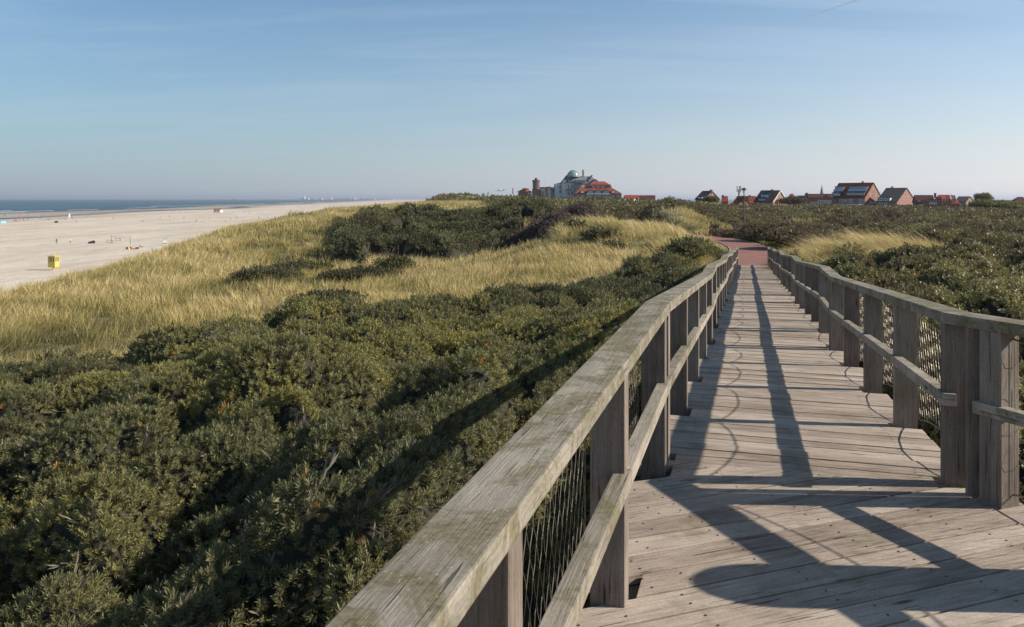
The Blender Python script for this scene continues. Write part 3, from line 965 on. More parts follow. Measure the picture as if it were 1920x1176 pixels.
# ------------------------------------------------------------------ vegetation
def PX(l): return [((a - 960) / F * Y, Y) for a, Y in l]
BUSH_A = PX([(-900, 3), (-900, 15), (-300, 16), (0, 16.5), (240, 18.5), (480, 22), (700, 24), (900, 27), (1060, 31), (1150, 34.5), (1240, 39)]) + [tuple(ST(s, -.75)[:2]) for s in (33, 20, 8, 0, -5, -10)] + [(-6, -6)]
BUSH_B = PX([(615, 66), (625, 78), (680, 92), (740, 112), (800, 114), (860, 98), (900, 96), (960, 104), (1045, 104), (1062, 92), (1035, 80), (1045, 68), (990, 61), (900, 59), (820, 56), (760, 59), (700, 57), (640, 58)])
BUSH_B2 = PX([(450, 46), (480, 49), (550, 50), (585, 47), (560, 44), (480, 44)])
BUSH_B3 = PX([(600, 45), (640, 50), (740, 48), (730, 44.5), (640, 43.5)])
BUSH_B4 = PX([(570, 33), (590, 36), (640, 36), (650, 33.5), (610, 32)])
BUSH_C = PX([(960, 62), (1020, 78), (1050, 92), (1110, 98), (1152, 90), (1160, 74), (1130, 66), (1085, 67), (1075, 60), (1010, 57)])
GR_1 = PX([(1492, 43), (1505, 56), (1560, 58), (1680, 55), (1790, 50), (1830, 38), (1750, 33), (1600, 35), (1500, 40)])
GR_2 = PX([(1240, 80), (1255, 108), (1330, 112), (1352, 96), (1325, 84)])
RIGHT = [tuple(ST(s, WID + .75)[:2]) for s in (-9, 0, 20, 40, 46)] + [(21.2, 55), (23.2, 66), (22.8, 78), (21, 88), (18.8, 98), (18.2, 108), (20, 128), (26, 155), (40, 420), (450, 520), (450, -6), (6, -10)]
LEFTFAR = [(-38, 380), (-60, 480), (30, 480), (30, 260), (10, 240), (-10, 260)]
HOTELSIDE = [(-5, 150), (-5, 240), (34, 240), (24, 155), (14, 130), (8, 128)]
def edge(X, Y, poly, w):
    i = inpoly(X, Y, poly)
    d = dist_polyline(X, Y, list(poly) + [poly[0]])
    return np.where(i, np.clip(d / w, 0.0, 1), 0)
def vegmask(X, Y):
    """0 grass 1 dark buckthorn 2 brown shrubs 3 mixed shrubs ; and strength"""
    j = .5 + .022 * Y
    Xn = X + (fbm(X / j / 1.6, Y / j / 1.6, 11, 3) - .5) * j * 2.2 * np.clip((np.abs(to_st(X, Y)[1] - .8) - 1.3) / 3, 0, 1)
    Yn = Y + (fbm(X / j / 1.6, Y / j / 1.6, 15, 3) - .5) * j * 2.6 * np.clip((np.abs(to_st(X, Y)[1] - .8) - 1.3) / 3, 0, 1)
    w = .7 + .012 * Y
    t = np.zeros(X.shape, int); e = np.zeros(X.shape)
    for poly, k in ((RIGHT, 3), (HOTELSIDE, 3), (LEFTFAR, 3), (BUSH_A, 1), (BUSH_B, 1), (BUSH_C, 2)):
        ee = edge(Xn, Yn, poly, w)
        m = ee > 0
        t = np.where(m, k, t); e = np.where(m, ee, e)
    # grass openings
    g = ((inpoly(Xn, Yn, GR_1) & (fbm(X / 2.4, Y / 3.5, 29, 3) > .40)) | inpoly(Xn, Yn, GR_2))
    far3 = (t == 3) & (Y > 62)
    op = far3 & (fbm(X / 9, Y / 16, 21, 3) > .535)
    hill = far3 & (X < 34) & (Y > 88) & (Y < 125) & (fbm(X / 5, Y / 7, 23, 3) > .50)
    b3 = (t == 3) & (Y > 230) & (fbm(X / 16, Y / 30, 25, 3) > .50)
    bb = (t == 1) & (Y > 50) & (fbm(X / 3.5, Y / 6, 27, 3) > .62)
    kill = g | op | hill | b3 | bb
    t = np.where(kill, 0, t)
    e = np.where(kill, 0, e)
    return t, e
HGT = np.array([0, 1.35, 1.15, 1.12])
def canopy(X, Y):
    t, e = vegmask(X, Y)
    far = np.clip(Y / 40, 0, 1)
    Xw = X + (fbm(X / .9, Y / .9, 81, 3) - .5) * 1.1; Yw = Y + (fbm(X / .9, Y / .9, 85, 3) - .5) * 1.1
    d1, i1 = domes(Xw, Yw, 1.9 + .022 * Y, 1, .60, .38)
    d2, i2 = domes(Xw, Yw, .85 + .014 * Y, 2, .5, .35)
    d3, i3 = domes(X, Y, .34 + .006 * Y, 3)
    hh = HGT[t] * np.where(t == 3, np.clip(.8 + .5 * (Y < 45) * vnoise(X / 5, Y / 5, 9) , .5, 1.3), 1)
    hh = hh * np.clip(.55 + .9 * vnoise(X / 6.5, Y / 8, 14), .6, 1.25)
    h = hh * (.04 + .74 * d1 * (.7 + .5 * i1) + .52 * d2) * (.25 + .75 * np.sqrt(e)) + .13 * d3 * (1 + far) + hh * .34 * (fbm(X / .8, Y / .8, 89, 3) - .5) * np.sqrt(e)
    return ground(X, Y) + h, t, e, i2, i1, d2 * (.35 + .65 * d1)

def rot_to(nrm, az):
    """matrices whose z axis is nrm and that spin by az"""
    z = nrm / np.linalg.norm(nrm, axis=1, keepdims=True)
    a = np.stack([np.cos(az), np.sin(az), np.zeros_like(az)], 1)
    x = a - z * (a * z).sum(1, keepdims=True)
    x /= np.linalg.norm(x, axis=1, keepdims=True)
    y = np.cross(z, x)
    return np.stack([x, y, z], 2)
def sprig_template(n, wid, seed, droop=0.0, up=(18, 66)):
    r = np.random.default_rng(seed); V_, Q, T = [], [], []
    def leaf(p, d, L, w, t):
        side = np.cross(d, [0, 0, 1.0]); side /= max(np.linalg.norm(side), 1e-6)
        tw = r.uniform(-.6, .6); nn = np.cross(d, side); side = side * math.cos(tw) + nn * math.sin(tw)
        b = len(V_)
        mid = p + d * L * .55 + np.array([0, 0, -droop * L * .1])
        tip = p + d * L + np.array([0, 0, -droop * L * .35])
        V_.extend([p, mid + side * w, tip, mid - side * w]); Q.append([b, b + 1, b + 2, b + 3]); T.extend([t] * 4)
    for i in range(n):
        h = .05 + .85 * (i / n)
        az = i * 2.4 + r.uniform(-.3, .3)
        el = math.radians(r.uniform(*up))
        el = el if i < n - 2 else math.radians(80)
        d = np.array([math.cos(az) * math.cos(el), math.sin(az) * math.cos(el), math.sin(el)])
        leaf(np.array([0, 0, h * .8]), d, r.uniform(.30, .48), wid * r.uniform(.8, 1.2), r.uniform(-.09, .09))
    # stem
    b = len(V_)
    V_.extend([np.array([-.012, 0, -.3]), np.array([.012, 0, -.3]), np.array([.006, 0, .85]), np.array([-.006, 0, .85])])
    Q.append([b, b + 1, b + 2, b + 3]); T.extend([-.6] * 4)
    return np.array(V_), np.array(Q), np.array(T)
def scatter(name, P, mats_rot, scale, tint, templates, mat, parent=None, extra=None):
    """bake many small leaf clusters into one mesh"""
    Vs, Qs, Ts = [], [], []; base = 0
    pick = rng.integers(0, len(templates), len(P))
    for k, (tv, tq, tt) in enumerate(templates):
        m = pick == k
        if not m.any(): continue
        n = m.sum()
        v = np.einsum('nij,vj->nvi', mats_rot[m], tv) * scale[m][:, None, None] + P[m][:, None, :]
        q = tq[None] + (np.arange(n) * len(tv))[:, None, None] + base
        t = tint[m][:, None] + tt[None]
        Vs.append(v.reshape(-1, 3)); Qs.append(q.reshape(-1, tq.shape[1])); Ts.append(np.clip(t, 0, 1).ravel())
        base += n * len(tv)
    return np_mesh(name, np.concatenate(Vs), np.concatenate(Qs), mat, tint=np.concatenate(Ts))
def sector_points(y0, y1, sfun, k, amin=-1.0, amax=1.0):
    yy = np.linspace(y0, y1, 800)
    dens = k * (.78 * yy + 2.8) * (amax - amin) / sfun(yy) ** 2
    cdf = np.concatenate([[0], np.cumsum((dens[1:] + dens[:-1]) / 2 * np.diff(yy))])
    N = int(cdf[-1])
    Y = np.interp(rng.random(N) * cdf[-1], cdf, yy)
    a = rng.uniform(amin, amax, N)
    return a * (.78 * Y + 2.8) + .02 * Y, Y
def add_shrubs(name, label, cat, types, y0, y1, sfun, k, templates, mat, tilt=.35, xr=(-1, 1), cond=None, tintf=None, core=True, sink=.6):
    X, Y = sector_points(y0, y1, sfun, k, *xr)
    if cond is not None:
        m = cond(X, Y); X, Y = X[m], Y[m]
    t, e = vegmask(X, Y)
    m = np.isin(t, types) & (e > .04); X, Y = X[m], Y[m]
    Z, t, e, i2, i1, dp_ = canopy(X, Y)
    d = .06 + .002 * Y
    zx = canopy(X + d, Y)[0]; zy = canopy(X, Y + d)[0]
    gx_, gy_ = (zx - Z) / d, (zy - Z) / d
    # steeper flanks carry more twigs: keep probability by slope
    nrm = np.stack([-gx_, -gy_, np.ones_like(gx_)], 1)
    nl = np.linalg.norm(nrm, axis=1)
    keep = rng.random(len(X)) < np.clip(.45 + .25 * nl, 0, 1) * np.clip(.32 + 2.2 * dp_, 0, 1)
    X, Y, Z, nrm, nl, i2, i1, e = X[keep], Y[keep], Z[keep], nrm[keep], nl[keep], i2[keep], i1[keep], e[keep]
    s = sfun(Y) * rng.uniform(.62, 1.5, len(X))
    nrm = nrm / nl[:, None]
    dirs = nrm * 1.0 + np.array([0, 0, .30]) + rng.normal(0, tilt, (len(X), 3))
    Rm = rot_to(dirs, rng.uniform(0, 6.28, len(X)))
    P = np.stack([X, Y, Z], 1) - nrm * (s * (sink * rng.random(len(X)) + .35 * np.clip((Y - 30) / 30, 0, 1)))[:, None]
    tint = tintf(X, Y, i2, i1)
    o = scatter(name, P, Rm, s, tint, templates, mat)
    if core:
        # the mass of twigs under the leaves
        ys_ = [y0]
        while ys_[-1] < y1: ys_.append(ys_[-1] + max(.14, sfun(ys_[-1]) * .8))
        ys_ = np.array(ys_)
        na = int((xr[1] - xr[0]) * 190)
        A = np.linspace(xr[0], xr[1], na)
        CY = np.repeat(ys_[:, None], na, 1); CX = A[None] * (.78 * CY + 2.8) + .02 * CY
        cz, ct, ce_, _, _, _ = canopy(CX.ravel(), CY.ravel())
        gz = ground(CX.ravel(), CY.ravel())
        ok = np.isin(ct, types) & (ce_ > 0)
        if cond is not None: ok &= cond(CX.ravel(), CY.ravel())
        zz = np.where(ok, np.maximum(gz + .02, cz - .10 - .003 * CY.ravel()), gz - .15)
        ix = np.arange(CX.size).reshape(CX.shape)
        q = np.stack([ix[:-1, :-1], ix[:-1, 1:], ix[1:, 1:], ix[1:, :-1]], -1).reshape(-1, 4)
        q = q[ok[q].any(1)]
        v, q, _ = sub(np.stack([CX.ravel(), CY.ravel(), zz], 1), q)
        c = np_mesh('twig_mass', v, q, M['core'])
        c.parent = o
    tag(o, label, cat, kind='stuff')
    return o

T_near = [sprig_template(27, .042, s) for s in (1, 2, 3, 4)]
T_mid = [sprig_template(15, .06, s) for s in (5, 6, 7)]
T_far = [sprig_template(9, .085, s) for s in (8, 9, 10)]
T_rn = [sprig_template(14, .10, s, up=(5, 60)) for s in (11, 12, 13)]
T_rf = [sprig_template(9, .12, s, up=(10, 60)) for s in (14, 15)]
T_tw = [sprig_template(9, .03, s, up=(55, 80)) for s in (16, 17)]
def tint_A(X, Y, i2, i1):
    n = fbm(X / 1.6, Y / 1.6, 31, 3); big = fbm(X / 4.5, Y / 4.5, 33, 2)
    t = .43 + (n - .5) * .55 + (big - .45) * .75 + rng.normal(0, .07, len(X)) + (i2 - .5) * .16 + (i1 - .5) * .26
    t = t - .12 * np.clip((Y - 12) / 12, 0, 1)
    t = np.clip(t, .12, .70) + .12 * (fbm(X / 2.2, Y / 2.2, 43, 3) > .62)
    r = rng.random(len(X))
    t = np.where(r < .002 + .012 * (vnoise(X / .7, Y / .7, 41) > .72), rng.uniform(.89, .97, len(X)), t)
    return t
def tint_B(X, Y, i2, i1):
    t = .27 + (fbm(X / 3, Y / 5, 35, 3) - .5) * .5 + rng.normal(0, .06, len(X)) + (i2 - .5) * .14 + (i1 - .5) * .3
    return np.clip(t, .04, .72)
def tint_D(X, Y, i2, i1):
    near = np.clip(1 - (Y - 14) / 40, 0, 1)
    t = .32 + (fbm(X / 3.2, Y / 5, 37, 3) - .5) * 1.0 + near * .28 + rng.normal(0, .08, len(X)) + (i2 - .5) * .3 + (i1 - .5) * .45
    t = np.clip(t, .03, .88)
    r = rng.random(len(X))
    return np.where(r < .05 * near, rng.uniform(.9, 1, len(X)), t)
sA = lambda Y: .050 + .0049 * Y
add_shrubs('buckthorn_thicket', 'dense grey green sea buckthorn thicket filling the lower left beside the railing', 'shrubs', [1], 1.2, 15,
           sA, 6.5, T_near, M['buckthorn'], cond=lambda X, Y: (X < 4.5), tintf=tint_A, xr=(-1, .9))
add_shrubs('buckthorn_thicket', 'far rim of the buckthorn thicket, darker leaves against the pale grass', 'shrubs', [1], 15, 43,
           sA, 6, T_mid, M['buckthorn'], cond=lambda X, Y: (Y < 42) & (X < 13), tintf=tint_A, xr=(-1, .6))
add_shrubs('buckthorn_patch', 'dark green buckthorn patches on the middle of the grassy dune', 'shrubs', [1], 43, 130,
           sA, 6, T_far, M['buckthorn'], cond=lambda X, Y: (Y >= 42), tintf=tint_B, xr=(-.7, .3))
add_shrubs('brown_shrub_hump', 'purplish brown shrub hump below the hotel roofs', 'shrubs', [2], 55, 100,
           sA, 7, T_far + T_tw, M['heath'], tintf=lambda X, Y, a, b: np.clip(.38 + .30 * (X > 7.5) * 1.2 + (fbm(X / 2, Y / 3, 39) - .5) * .6 + rng.normal(0, .08, len(X)), .05, .8), xr=(-.1, .35))
sD = lambda Y: .075 + .0045 * Y
add_shrubs('mixed_shrubs', 'glossy leaved shrubs close behind the right hand railing', 'shrubs', [3], 1.5, 34,
           sD, 5.5, T_rn, M['rightbush'], tintf=tint_D, xr=(0, 1.15))
add_shrubs('mixed_shrubs', 'brown and green shrub land stretching to the houses on the right', 'shrubs', [3], 34, 150,
           sD, 6, T_rf + T_tw, M['rightbush'], tintf=tint_D, xr=(.15, 1.05))
add_shrubs('distant_shrubs', 'low distant shrubs on the dunes in front of the village', 'shrubs', [3], 150, 480,
           lambda Y: .25 + .0042 * Y, 5, T_rf, M['rightbush'], tintf=lambda X, Y, a, b: np.clip(.42 + (fbm(X / 8, Y / 16, 37, 3) - .5) * .9 + rng.normal(0, .08, len(X)), .05, .8), xr=(-.25, 1.0))

# grass
def blade_strip(P, D, B, L, w, tint):
    """P root, D initial direction, B bend vector, arrays"""
    side = np.cross(D, np.array([0, 0, 1.0])); side /= np.linalg.norm(side, axis=1, keepdims=True) + 1e-9
    az = rng.uniform(-1.2, 1.2, len(P)); nn = np.cross(D, side)
    side = side * np.cos(az)[:, None] + nn * np.sin(az)[:, None]
    out = []
    for f, ww in ((0, 1.0), (.55, .8), (1.0, .12)):
        c = P + D * (L * f)[:, None] + B * (L * f * f)[:, None]
        out += [c - side * (w * ww)[:, None] / 2, c + side * (w * ww)[:, None] / 2]
    V_ = np.stack(out, 1)
    n = len(P); b = (np.arange(n) * 6)[:, None]
    Q = np.concatenate([b + np.array([[0, 1, 3, 2]]), b + np.array([[2, 3, 5, 4]])], 0)
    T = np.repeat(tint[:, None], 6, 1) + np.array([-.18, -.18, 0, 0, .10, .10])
    return V_.reshape(-1, 3), Q, np.clip(T, 0, 1).ravel()
def add_grass(name, label, y0, y1, tsp, nb, bl, bw, mat, cond, tintf, xr=(-1, 1), lean=None, spread=.42, cat='grass', kmul=1.0):
    X, Y = sector_points(y0, y1, tsp, 1.0 * kmul, *xr)
    t, e = vegmask(X, Y)
    s, tt = to_st(X, Y)
    onpath = dist_polyline(X, Y, PATH) < 2.35
    m = (~onpath) & (((np.abs(tt - WID / 2) > 1.05)) | (s > SEND + .3) | (s < -14)) & cond(X, Y, t, e)
    X, Y = X[m], Y[m]
    n = len(X); cl = vnoise(X / 1.1, Y / 1.1, 51); cl2 = fbm(X / 4, Y / 6, 53, 3)
    tb = tintf(X, Y, cl, cl2)
    rep = np.repeat(np.arange(n), nb)
    N = len(rep)
    r0 = tsp(Y[rep]) * .75 * np.sqrt(rng.random(N)); a0 = rng.uniform(0, 6.283, N)
    px, py = X[rep] + r0 * np.cos(a0), Y[rep] + r0 * np.sin(a0)
    pz = ground(px, py) - .03
    sp = spread * (r0 / (tsp(Y[rep]) * .75))
    D = np.stack([np.cos(a0) * sp, np.sin(a0) * sp, np.ones(N)], 1) + rng.normal(0, .16, (N, 3)) * [1, 1, 0]
    D /= np.linalg.norm(D, axis=1, keepdims=True)
    lx, ly = lean(X, Y)
    B = np.stack([lx[rep] + rng.normal(0, .12, N), ly[rep] + rng.normal(0, .12, N), -.12 - .22 * rng.random(N)], 1)
    L = bl(Y[rep]) * rng.uniform(.55, 1.15, N) * (.42 + 1.1 * cl[rep] ** 1.4)
    w = bw(Y[rep]) * rng.uniform(.7, 1.3, N)
    tint = tb[rep] + rng.normal(0, .11, N)
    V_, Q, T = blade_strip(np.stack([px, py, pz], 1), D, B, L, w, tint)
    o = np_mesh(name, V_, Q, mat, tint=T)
    tag(o, label, cat, kind='stuff')
    print(name, N)
    return o
def lean(X, Y):
    r = smooth((X + 2) / 8) * (Y < 75)
    n = vnoise(X / 7, Y / 9, 61) - .5
    return .10 - .50 * r + n * .3, -.05 + .1 * r + n * .2
def tint_G(X, Y, cl, cl2):
    return np.clip(.66 + (cl2 - .5) * 1.65 + (cl - .5) * .6, .12, .92)
cg = lambda X, Y, t, e: ((t == 0) | (e < np.where(Y > 40, .36, .22))) & (X > crest_x(Y) - 9 - .03 * Y) & ((X < 24 + .0 * Y) | inpoly(X, Y, RIGHT))
add_grass('marram_grass', 'pale straw coloured marram grass covering the seaward dune', 1.5, 75,
          lambda Y: .20 + .0065 * Y, 20, lambda Y: .62 + .004 * Y, lambda Y: .004 + .00042 * Y, M['grass'], cg, tint_G, lean=lean, kmul=1.15)
add_grass('marram_grass', 'distant tufts of pale marram grass on the dune tops', 75, 270,
          lambda Y: .25 + .0065 * Y, 18, lambda Y: .75 + .001 * Y, lambda Y: .008 + .00042 * Y, M['grass'], cg, tint_G, lean=lean, kmul=1.0, xr=(-.75, 1))
add_grass('distant_grass', 'far off pale grass between the dune shrubs', 270, 520,
          lambda Y: .3 + .0065 * Y, 12, lambda Y: 1.1 + .0 * Y, lambda Y: .02 + .00042 * Y, M['grass'],
          lambda X, Y, t, e: (t == 0) & (X > crest_x(Y) - 12), tint_G, lean=lean, xr=(-.5, 1))
# long grass poking through the shrubs and growing along the walkway
add_grass('long_green_grass', 'long green and straw grass growing at the foot of the left railing', 1.6, 26,
          lambda Y: .26 + .004 * Y, 16, lambda Y: .75 + 0 * Y, lambda Y: .007 + .0003 * Y, M['greengrass'],
          lambda X, Y, t, e: (to_st(X, Y)[1] < -.2) & (to_st(X, Y)[1] > -1.5 - .0 * Y) & (vnoise(X / .8, Y / .8, 71) > .38), lambda X, Y, cl, cl2: .45 + (cl - .5) * .8,
          lean=lambda X, Y: (-.15 + 0 * X, -.1 + 0 * Y), spread=.7, kmul=1.2)

# sun bleached long grass on the bank right of the walkway's end
add_grass('long_straw_grass', 'long golden grass blown to the left on the bank beyond the right railing', 33, 60,
          lambda Y: .42 + 0 * Y, 26, lambda Y: 1.25 + 0 * Y, lambda Y: .022 + 0 * Y, M['grass'],
          lambda X, Y, t, e: inpoly(X, Y, GR_1) & (vnoise(X / 1.6, Y / 2.0, 73) > .42) & (t == 0), lambda X, Y, cl, cl2: .66 + (cl - .5) * .9,
          lean=lambda X, Y: (-.65 + .6 * (vnoise(X / 1.5, Y / 2, 75) - .5), .3 * (vnoise(X / 2, Y / 1.5, 76) - .5)), spread=.5, xr=(.2, .9))
# bare twigs standing out of the thicket
add_shrubs('dead_twigs', 'bare grey twigs sticking out of the buckthorn thicket', 'twigs', [1], 1.5, 40,
           lambda Y: .15 + .003 * Y, .25, T_tw, M['core2'], cond=lambda X, Y: (X < 11), tintf=lambda X, Y, a, b: .5 + 0 * X, xr=(-1, .7), core=False, tilt=.6)

add_grass('long_straw_grass', 'dry straw and rust coloured grass under the near left railing', 2.2, 12,
          lambda Y: .24 + 0 * Y, 22, lambda Y: .72 + 0 * Y, lambda Y: .006 + 0 * Y, M['grass'],
          lambda X, Y, t, e: (to_st(X, Y)[1] < -.2) & (to_st(X, Y)[1] > -1.1) & (vnoise(X / .9, Y / .9, 77) > .40), lambda X, Y, cl, cl2: .6 + (cl - .5) * .8,
          lean=lambda X, Y: (-.2 + 0 * X, -.1 + 0 * Y), spread=.7, kmul=1.3)
# ------------------------------------------------------------------ single shrubs and a tree
def gz(x, y): return float(ground(np.array([float(x)]), np.array([float(y)]))[0])
def leaf_cloud(name, pts, nrm, s, mat, tint, templates, parent):
    n = len(pts)
    dirs = nrm + np.array([0, 0, .3]) + rng.normal(0, .35, (n, 3))
    o = scatter(name, pts, rot_to(dirs, rng.uniform(0, 6.28, n)), s * rng.uniform(.7, 1.3, n), np.clip(tint + rng.normal(0, .09, n), 0, 1), templates, mat)
    o.parent = parent
    return o
def bush(name, label, px, Y, w, h, mat='buckthorn', tint=.25, base=None, group=None, dens=1.0, leaf=None, cat='shrub', lift=0.0):
    x = (px - 960) / F * Y
    zb = gz(x, Y) if base is None else -(base - 373) / F * Y
    root = tag(empty(name, (x, Y, zb)), label, cat, group)
    s = leaf or (.07 + .006 * Y)
    lob = [(rng.uniform(-.32, .32) * w, rng.uniform(-.32, .32) * w, rng.uniform(.25, .55) * h, rng.uniform(.26, .42) * w, rng.uniform(.38, .52) * h) for _ in range(7)] + [(0, 0, .4 * h, .4 * w, .58 * h)]
    P, N_ = [], []
    for cx_, cy_, cz_, rr, rh in lob:
        n = int(dens * 5 * rr * (rr + rh) * 4 / s ** 2 / 2.2) + 12
        v = rng.normal(0, 1, (n, 3)); v /= np.linalg.norm(v, axis=1, keepdims=True); v[:, 2] = np.abs(v[:, 2]) * 1.0 - .15 * rng.random(n)
        k = .82 + .22 * rng.random(n)
        P.append(np.stack([cx_ + v[:, 0] * rr * k, cy_ + v[:, 1] * rr * k, cz_ + v[:, 2] * rh * k + lift], 1)); N_.append(v)
    P = np.concatenate(P); N_ = np.concatenate(N_)
    m = P[:, 2] > .02; P, N_ = P[m], N_[m]
    leaf_cloud('foliage', P, N_, s, M[mat], tint + (fbm(P[:, 0] / w * 4 + px, P[:, 2] / h * 4, 3) - .5) * .4, T_far if mat != 'rightbush' else T_rf, root)
    b = MB()
    for i in range(9):
        a = i * 2.4; e = lob[i % 8]
        b.tube([(0, 0, -.1), (e[0] * .5 + .03 * math.cos(a), e[1] * .5, e[2] * .5 + lift * .5), (e[0], e[1], e[2] + lift)], [.05 * w / 3, .03 * w / 3, .012 * w / 3], 5)
    o = b.build('stem', M['core']); o.parent = root
    return root
G1 = 'single shrubs in the marram grass'
for i, (px, Y, w, h, t, lb) in enumerate([
    (470, 45, 1.8, .75, .22, 'small dark shrub at the left end of the row of shrubs in the grass'),
    (500, 46, 2.4, 1.0, .25, 'dark rounded shrub, second from the left in the row in the grass'),
    (530, 47.5, 1.8, .95, .18, 'upright dark shrub in the middle of the left group in the grass'),
    (563, 49, 1.9, .8, .26, 'low shrub at the right end of the left group in the grass'),
    (640, 46.5, 3.0, .95, .20, 'wide low shrub in pale grass below the large dark thicket'),
    (692, 45, 3.0, 1.15, .10, 'reddish dark shrub in pale grass, lowest below the large thicket'),
    (738, 48, 2.6, 1.0, .24, 'shrub right of the reddish one at the foot of the large thicket'),
    (605, 34.5, 1.9, .8, .20, 'lone dark shrub half sunk in grass above the thicket rim'),
    (1082, 56, 1.5, .8, .30, 'small shrub on the shoulder of the grass hump under the brown shrubs'),
    (1128, 49, 1.4, .6, .22, 'tiny dark shrub in the middle of the straw coloured hump'),
    (1150, 44, 1.3, .6, .32, 'tiny shrub on the grass hump above the thicket'),
    ]):
    w *= .8 + .5 * (i % 2); h *= .62 + .3 * (i % 3 == 0); Y += (i * 37 % 7) - 3
    bush('shrub', lb, px, Y, w, h, tint=t, group=G1)
bush('shrub', 'green and yellow shrub at the top left end of the boardwalk beside the railing', 1292, 42, 2.2, 1.2, tint=.45, mat='buckthorn')
bush('shrub', 'leafy weedy shrub on the bank left of the red path', 1336, 47.5, 1.8, .9, tint=.5)
bush('shrub', 'round green bush in front of the small dark roofed house', 1334, 250, 4.2, 2.6, 'rightbush', .5, leaf=.6, base=384)
bush('shrub', 'dark bush beside the pale gabled house', 1488, 300, 9, 3.6, 'rightbush', .15, leaf=.8, base=388)
bush('shrub', 'small dark bush in front of the red gabled house', 1392, 300, 3.5, 2.6, 'rightbush', .2, leaf=.7, base=382)
bush('shrub', 'wide grey green bush in front of the right hand house row', 1850, 230, 8, 2.0, 'rightbush', .62, leaf=.8, base=392)
bush('shrub', 'pale grey bush at the right edge below the dark roofs', 1902, 225, 9, 1.9, 'rightbush', .66, leaf=.8, base=394)
for i, (px, Y, w, h, lb) in enumerate([(1466, 74, 5.5, 1.7, 'dark shrub closest to the street lamp on the right side of the path'), (1492, 64, 5, 1.6, 'tall dark shrub right of the red path in front of the golden bank'),
                                       (1440, 90, 6, 1.9, 'dark shrub behind and to the right of the street lamp')]):
    bush('shrub', lb, px, Y, w, h, 'rightbush', .30, leaf=.34, group='dark shrubs beside the red path')
# tree behind
def tree(px, Y, base, top, w):
    x = (px - 960) / F * Y; zb = -(base - 373) / F * Y; h = (base - top) / F * Y
    root = tag(empty('tree', (x, Y, zb)), 'pale green round crowned tree standing right of the last dark roof', 'tree')
    b = MB()
    b.tube([(0, 0, -.5), (.1, 0, h * .35), (.2, 0, h * .6)], [.28, .2, .12], 7)
    ends = []
    for i in range(8):
        a = i * 2.4; e = Vector((math.cos(a) * w * .36 * rng.uniform(.6, 1.1), math.sin(a) * w * .36, h * rng.uniform(.55, .86)))
        b.tube([(.12, 0, h * .35), e * .55 + Vector((0, 0, h * .15)), e], [.12, .07, .03], 5); ends.append(e)
    o = b.build('trunk', M['core']); o.parent = root
    P, N_ = [], []
    for e in ends + [Vector((0, 0, h * .8))]:
        for j in range(3):
            c = np.array(e) + rng.normal(0, .09 * w, 3) * [1, 1, .5]
            n = 70; v = rng.normal(0, 1, (n, 3)); v /= np.linalg.norm(v, axis=1, keepdims=True)
            P.append(c + v * rng.uniform(.4, 1, (n, 1)) * w * .13); N_.append(v)
    leaf_cloud('crown', np.concatenate(P), np.concatenate(N_), (.7), M['rightbush'], .74, T_rf, root)
tree(1843, 340, 383, 364, 8)

# ------------------------------------------------------------------ street lamps
def lamp(px, Y, base, top, label, grp):
    x = (px - 960) / F * Y
    zb = gz(x, Y) if base is None else -(base - 373) / F * Y
    zt = -(top - 373) / F * Y
    r = tag(empty('street_lamp', (x, Y, zb)), label, 'street lamp', grp)
    H = zt - zb
    b = MB(); b.tube([(0, 0, -.4), (0, 0, H * .3), (0, 0, H - .55)], [.07, .06, .045], 10); o = b.build('pole', M['darkmetal']); o.parent = r
    b = MB(); b.tube([(0, 0, H - .56), (0, 0, H - .50), (0, 0, H - .22)], [.06, .09, .16], 12); o = b.build('lamp_glass', M['white']); o.parent = r
    b = MB(); b.tube([(0, 0, H - .22), (0, 0, H - .16), (0, 0, H - .06), (0, 0, H)], [.27, .26, .16, .03], 14); o = b.build('lamp_hood', M['darkmetal']); o.parent = r
lamp(1395, 77, None, 352, 'tall dark street lamp at the bend of the red path', 'street lamps along the path')
lamp(1171.5, 122, None, 369.5, 'thin street lamp in the shaded hollow below the hotel', 'street lamps along the path')

# ------------------------------------------------------------------ buildings
def prt(b, name, mat, parent, **k):
    o = b.build(name, mat, **k); o.parent = parent; return o
def window(parent, x, z, w, h, face, off, n=1, frame='white', pane='glass', name='window'):
    """face: 'f' front (-y), 'g' gable (+x). off: plane coordinate. centre x along the face"""
    b = MB(); t = min(.14, w * .16)
    def bx_(u0, u1, z0, z1, d0, d1, bb):
        if face == 'f': bb.box((u0, off - d1, z0), (u1, off - d0, z1))
        else: bb.box((off + d0, u0, z0), (off + d1, u1, z1))
    bx_(x - w / 2, x + w / 2, z - h / 2, z - h / 2 + t, -.05, .08, b); bx_(x - w / 2, x + w / 2, z + h / 2 - t, z + h / 2, -.05, .08, b)
    for i in range(n + 1):
        u = x - w / 2 + (w - t) * i / n
        bx_(u, u + t, z - h / 2 + t, z + h / 2 - t, -.05, .077, b)
    f = prt(b, name, M[frame], parent)
    b = MB(); bx_(x - w / 2 + .02, x + w / 2 - .02, z - h / 2 + .02, z + h / 2 - .02, -.04, .03, b)
    prt(b, 'pane', M[pane], f)
    return f
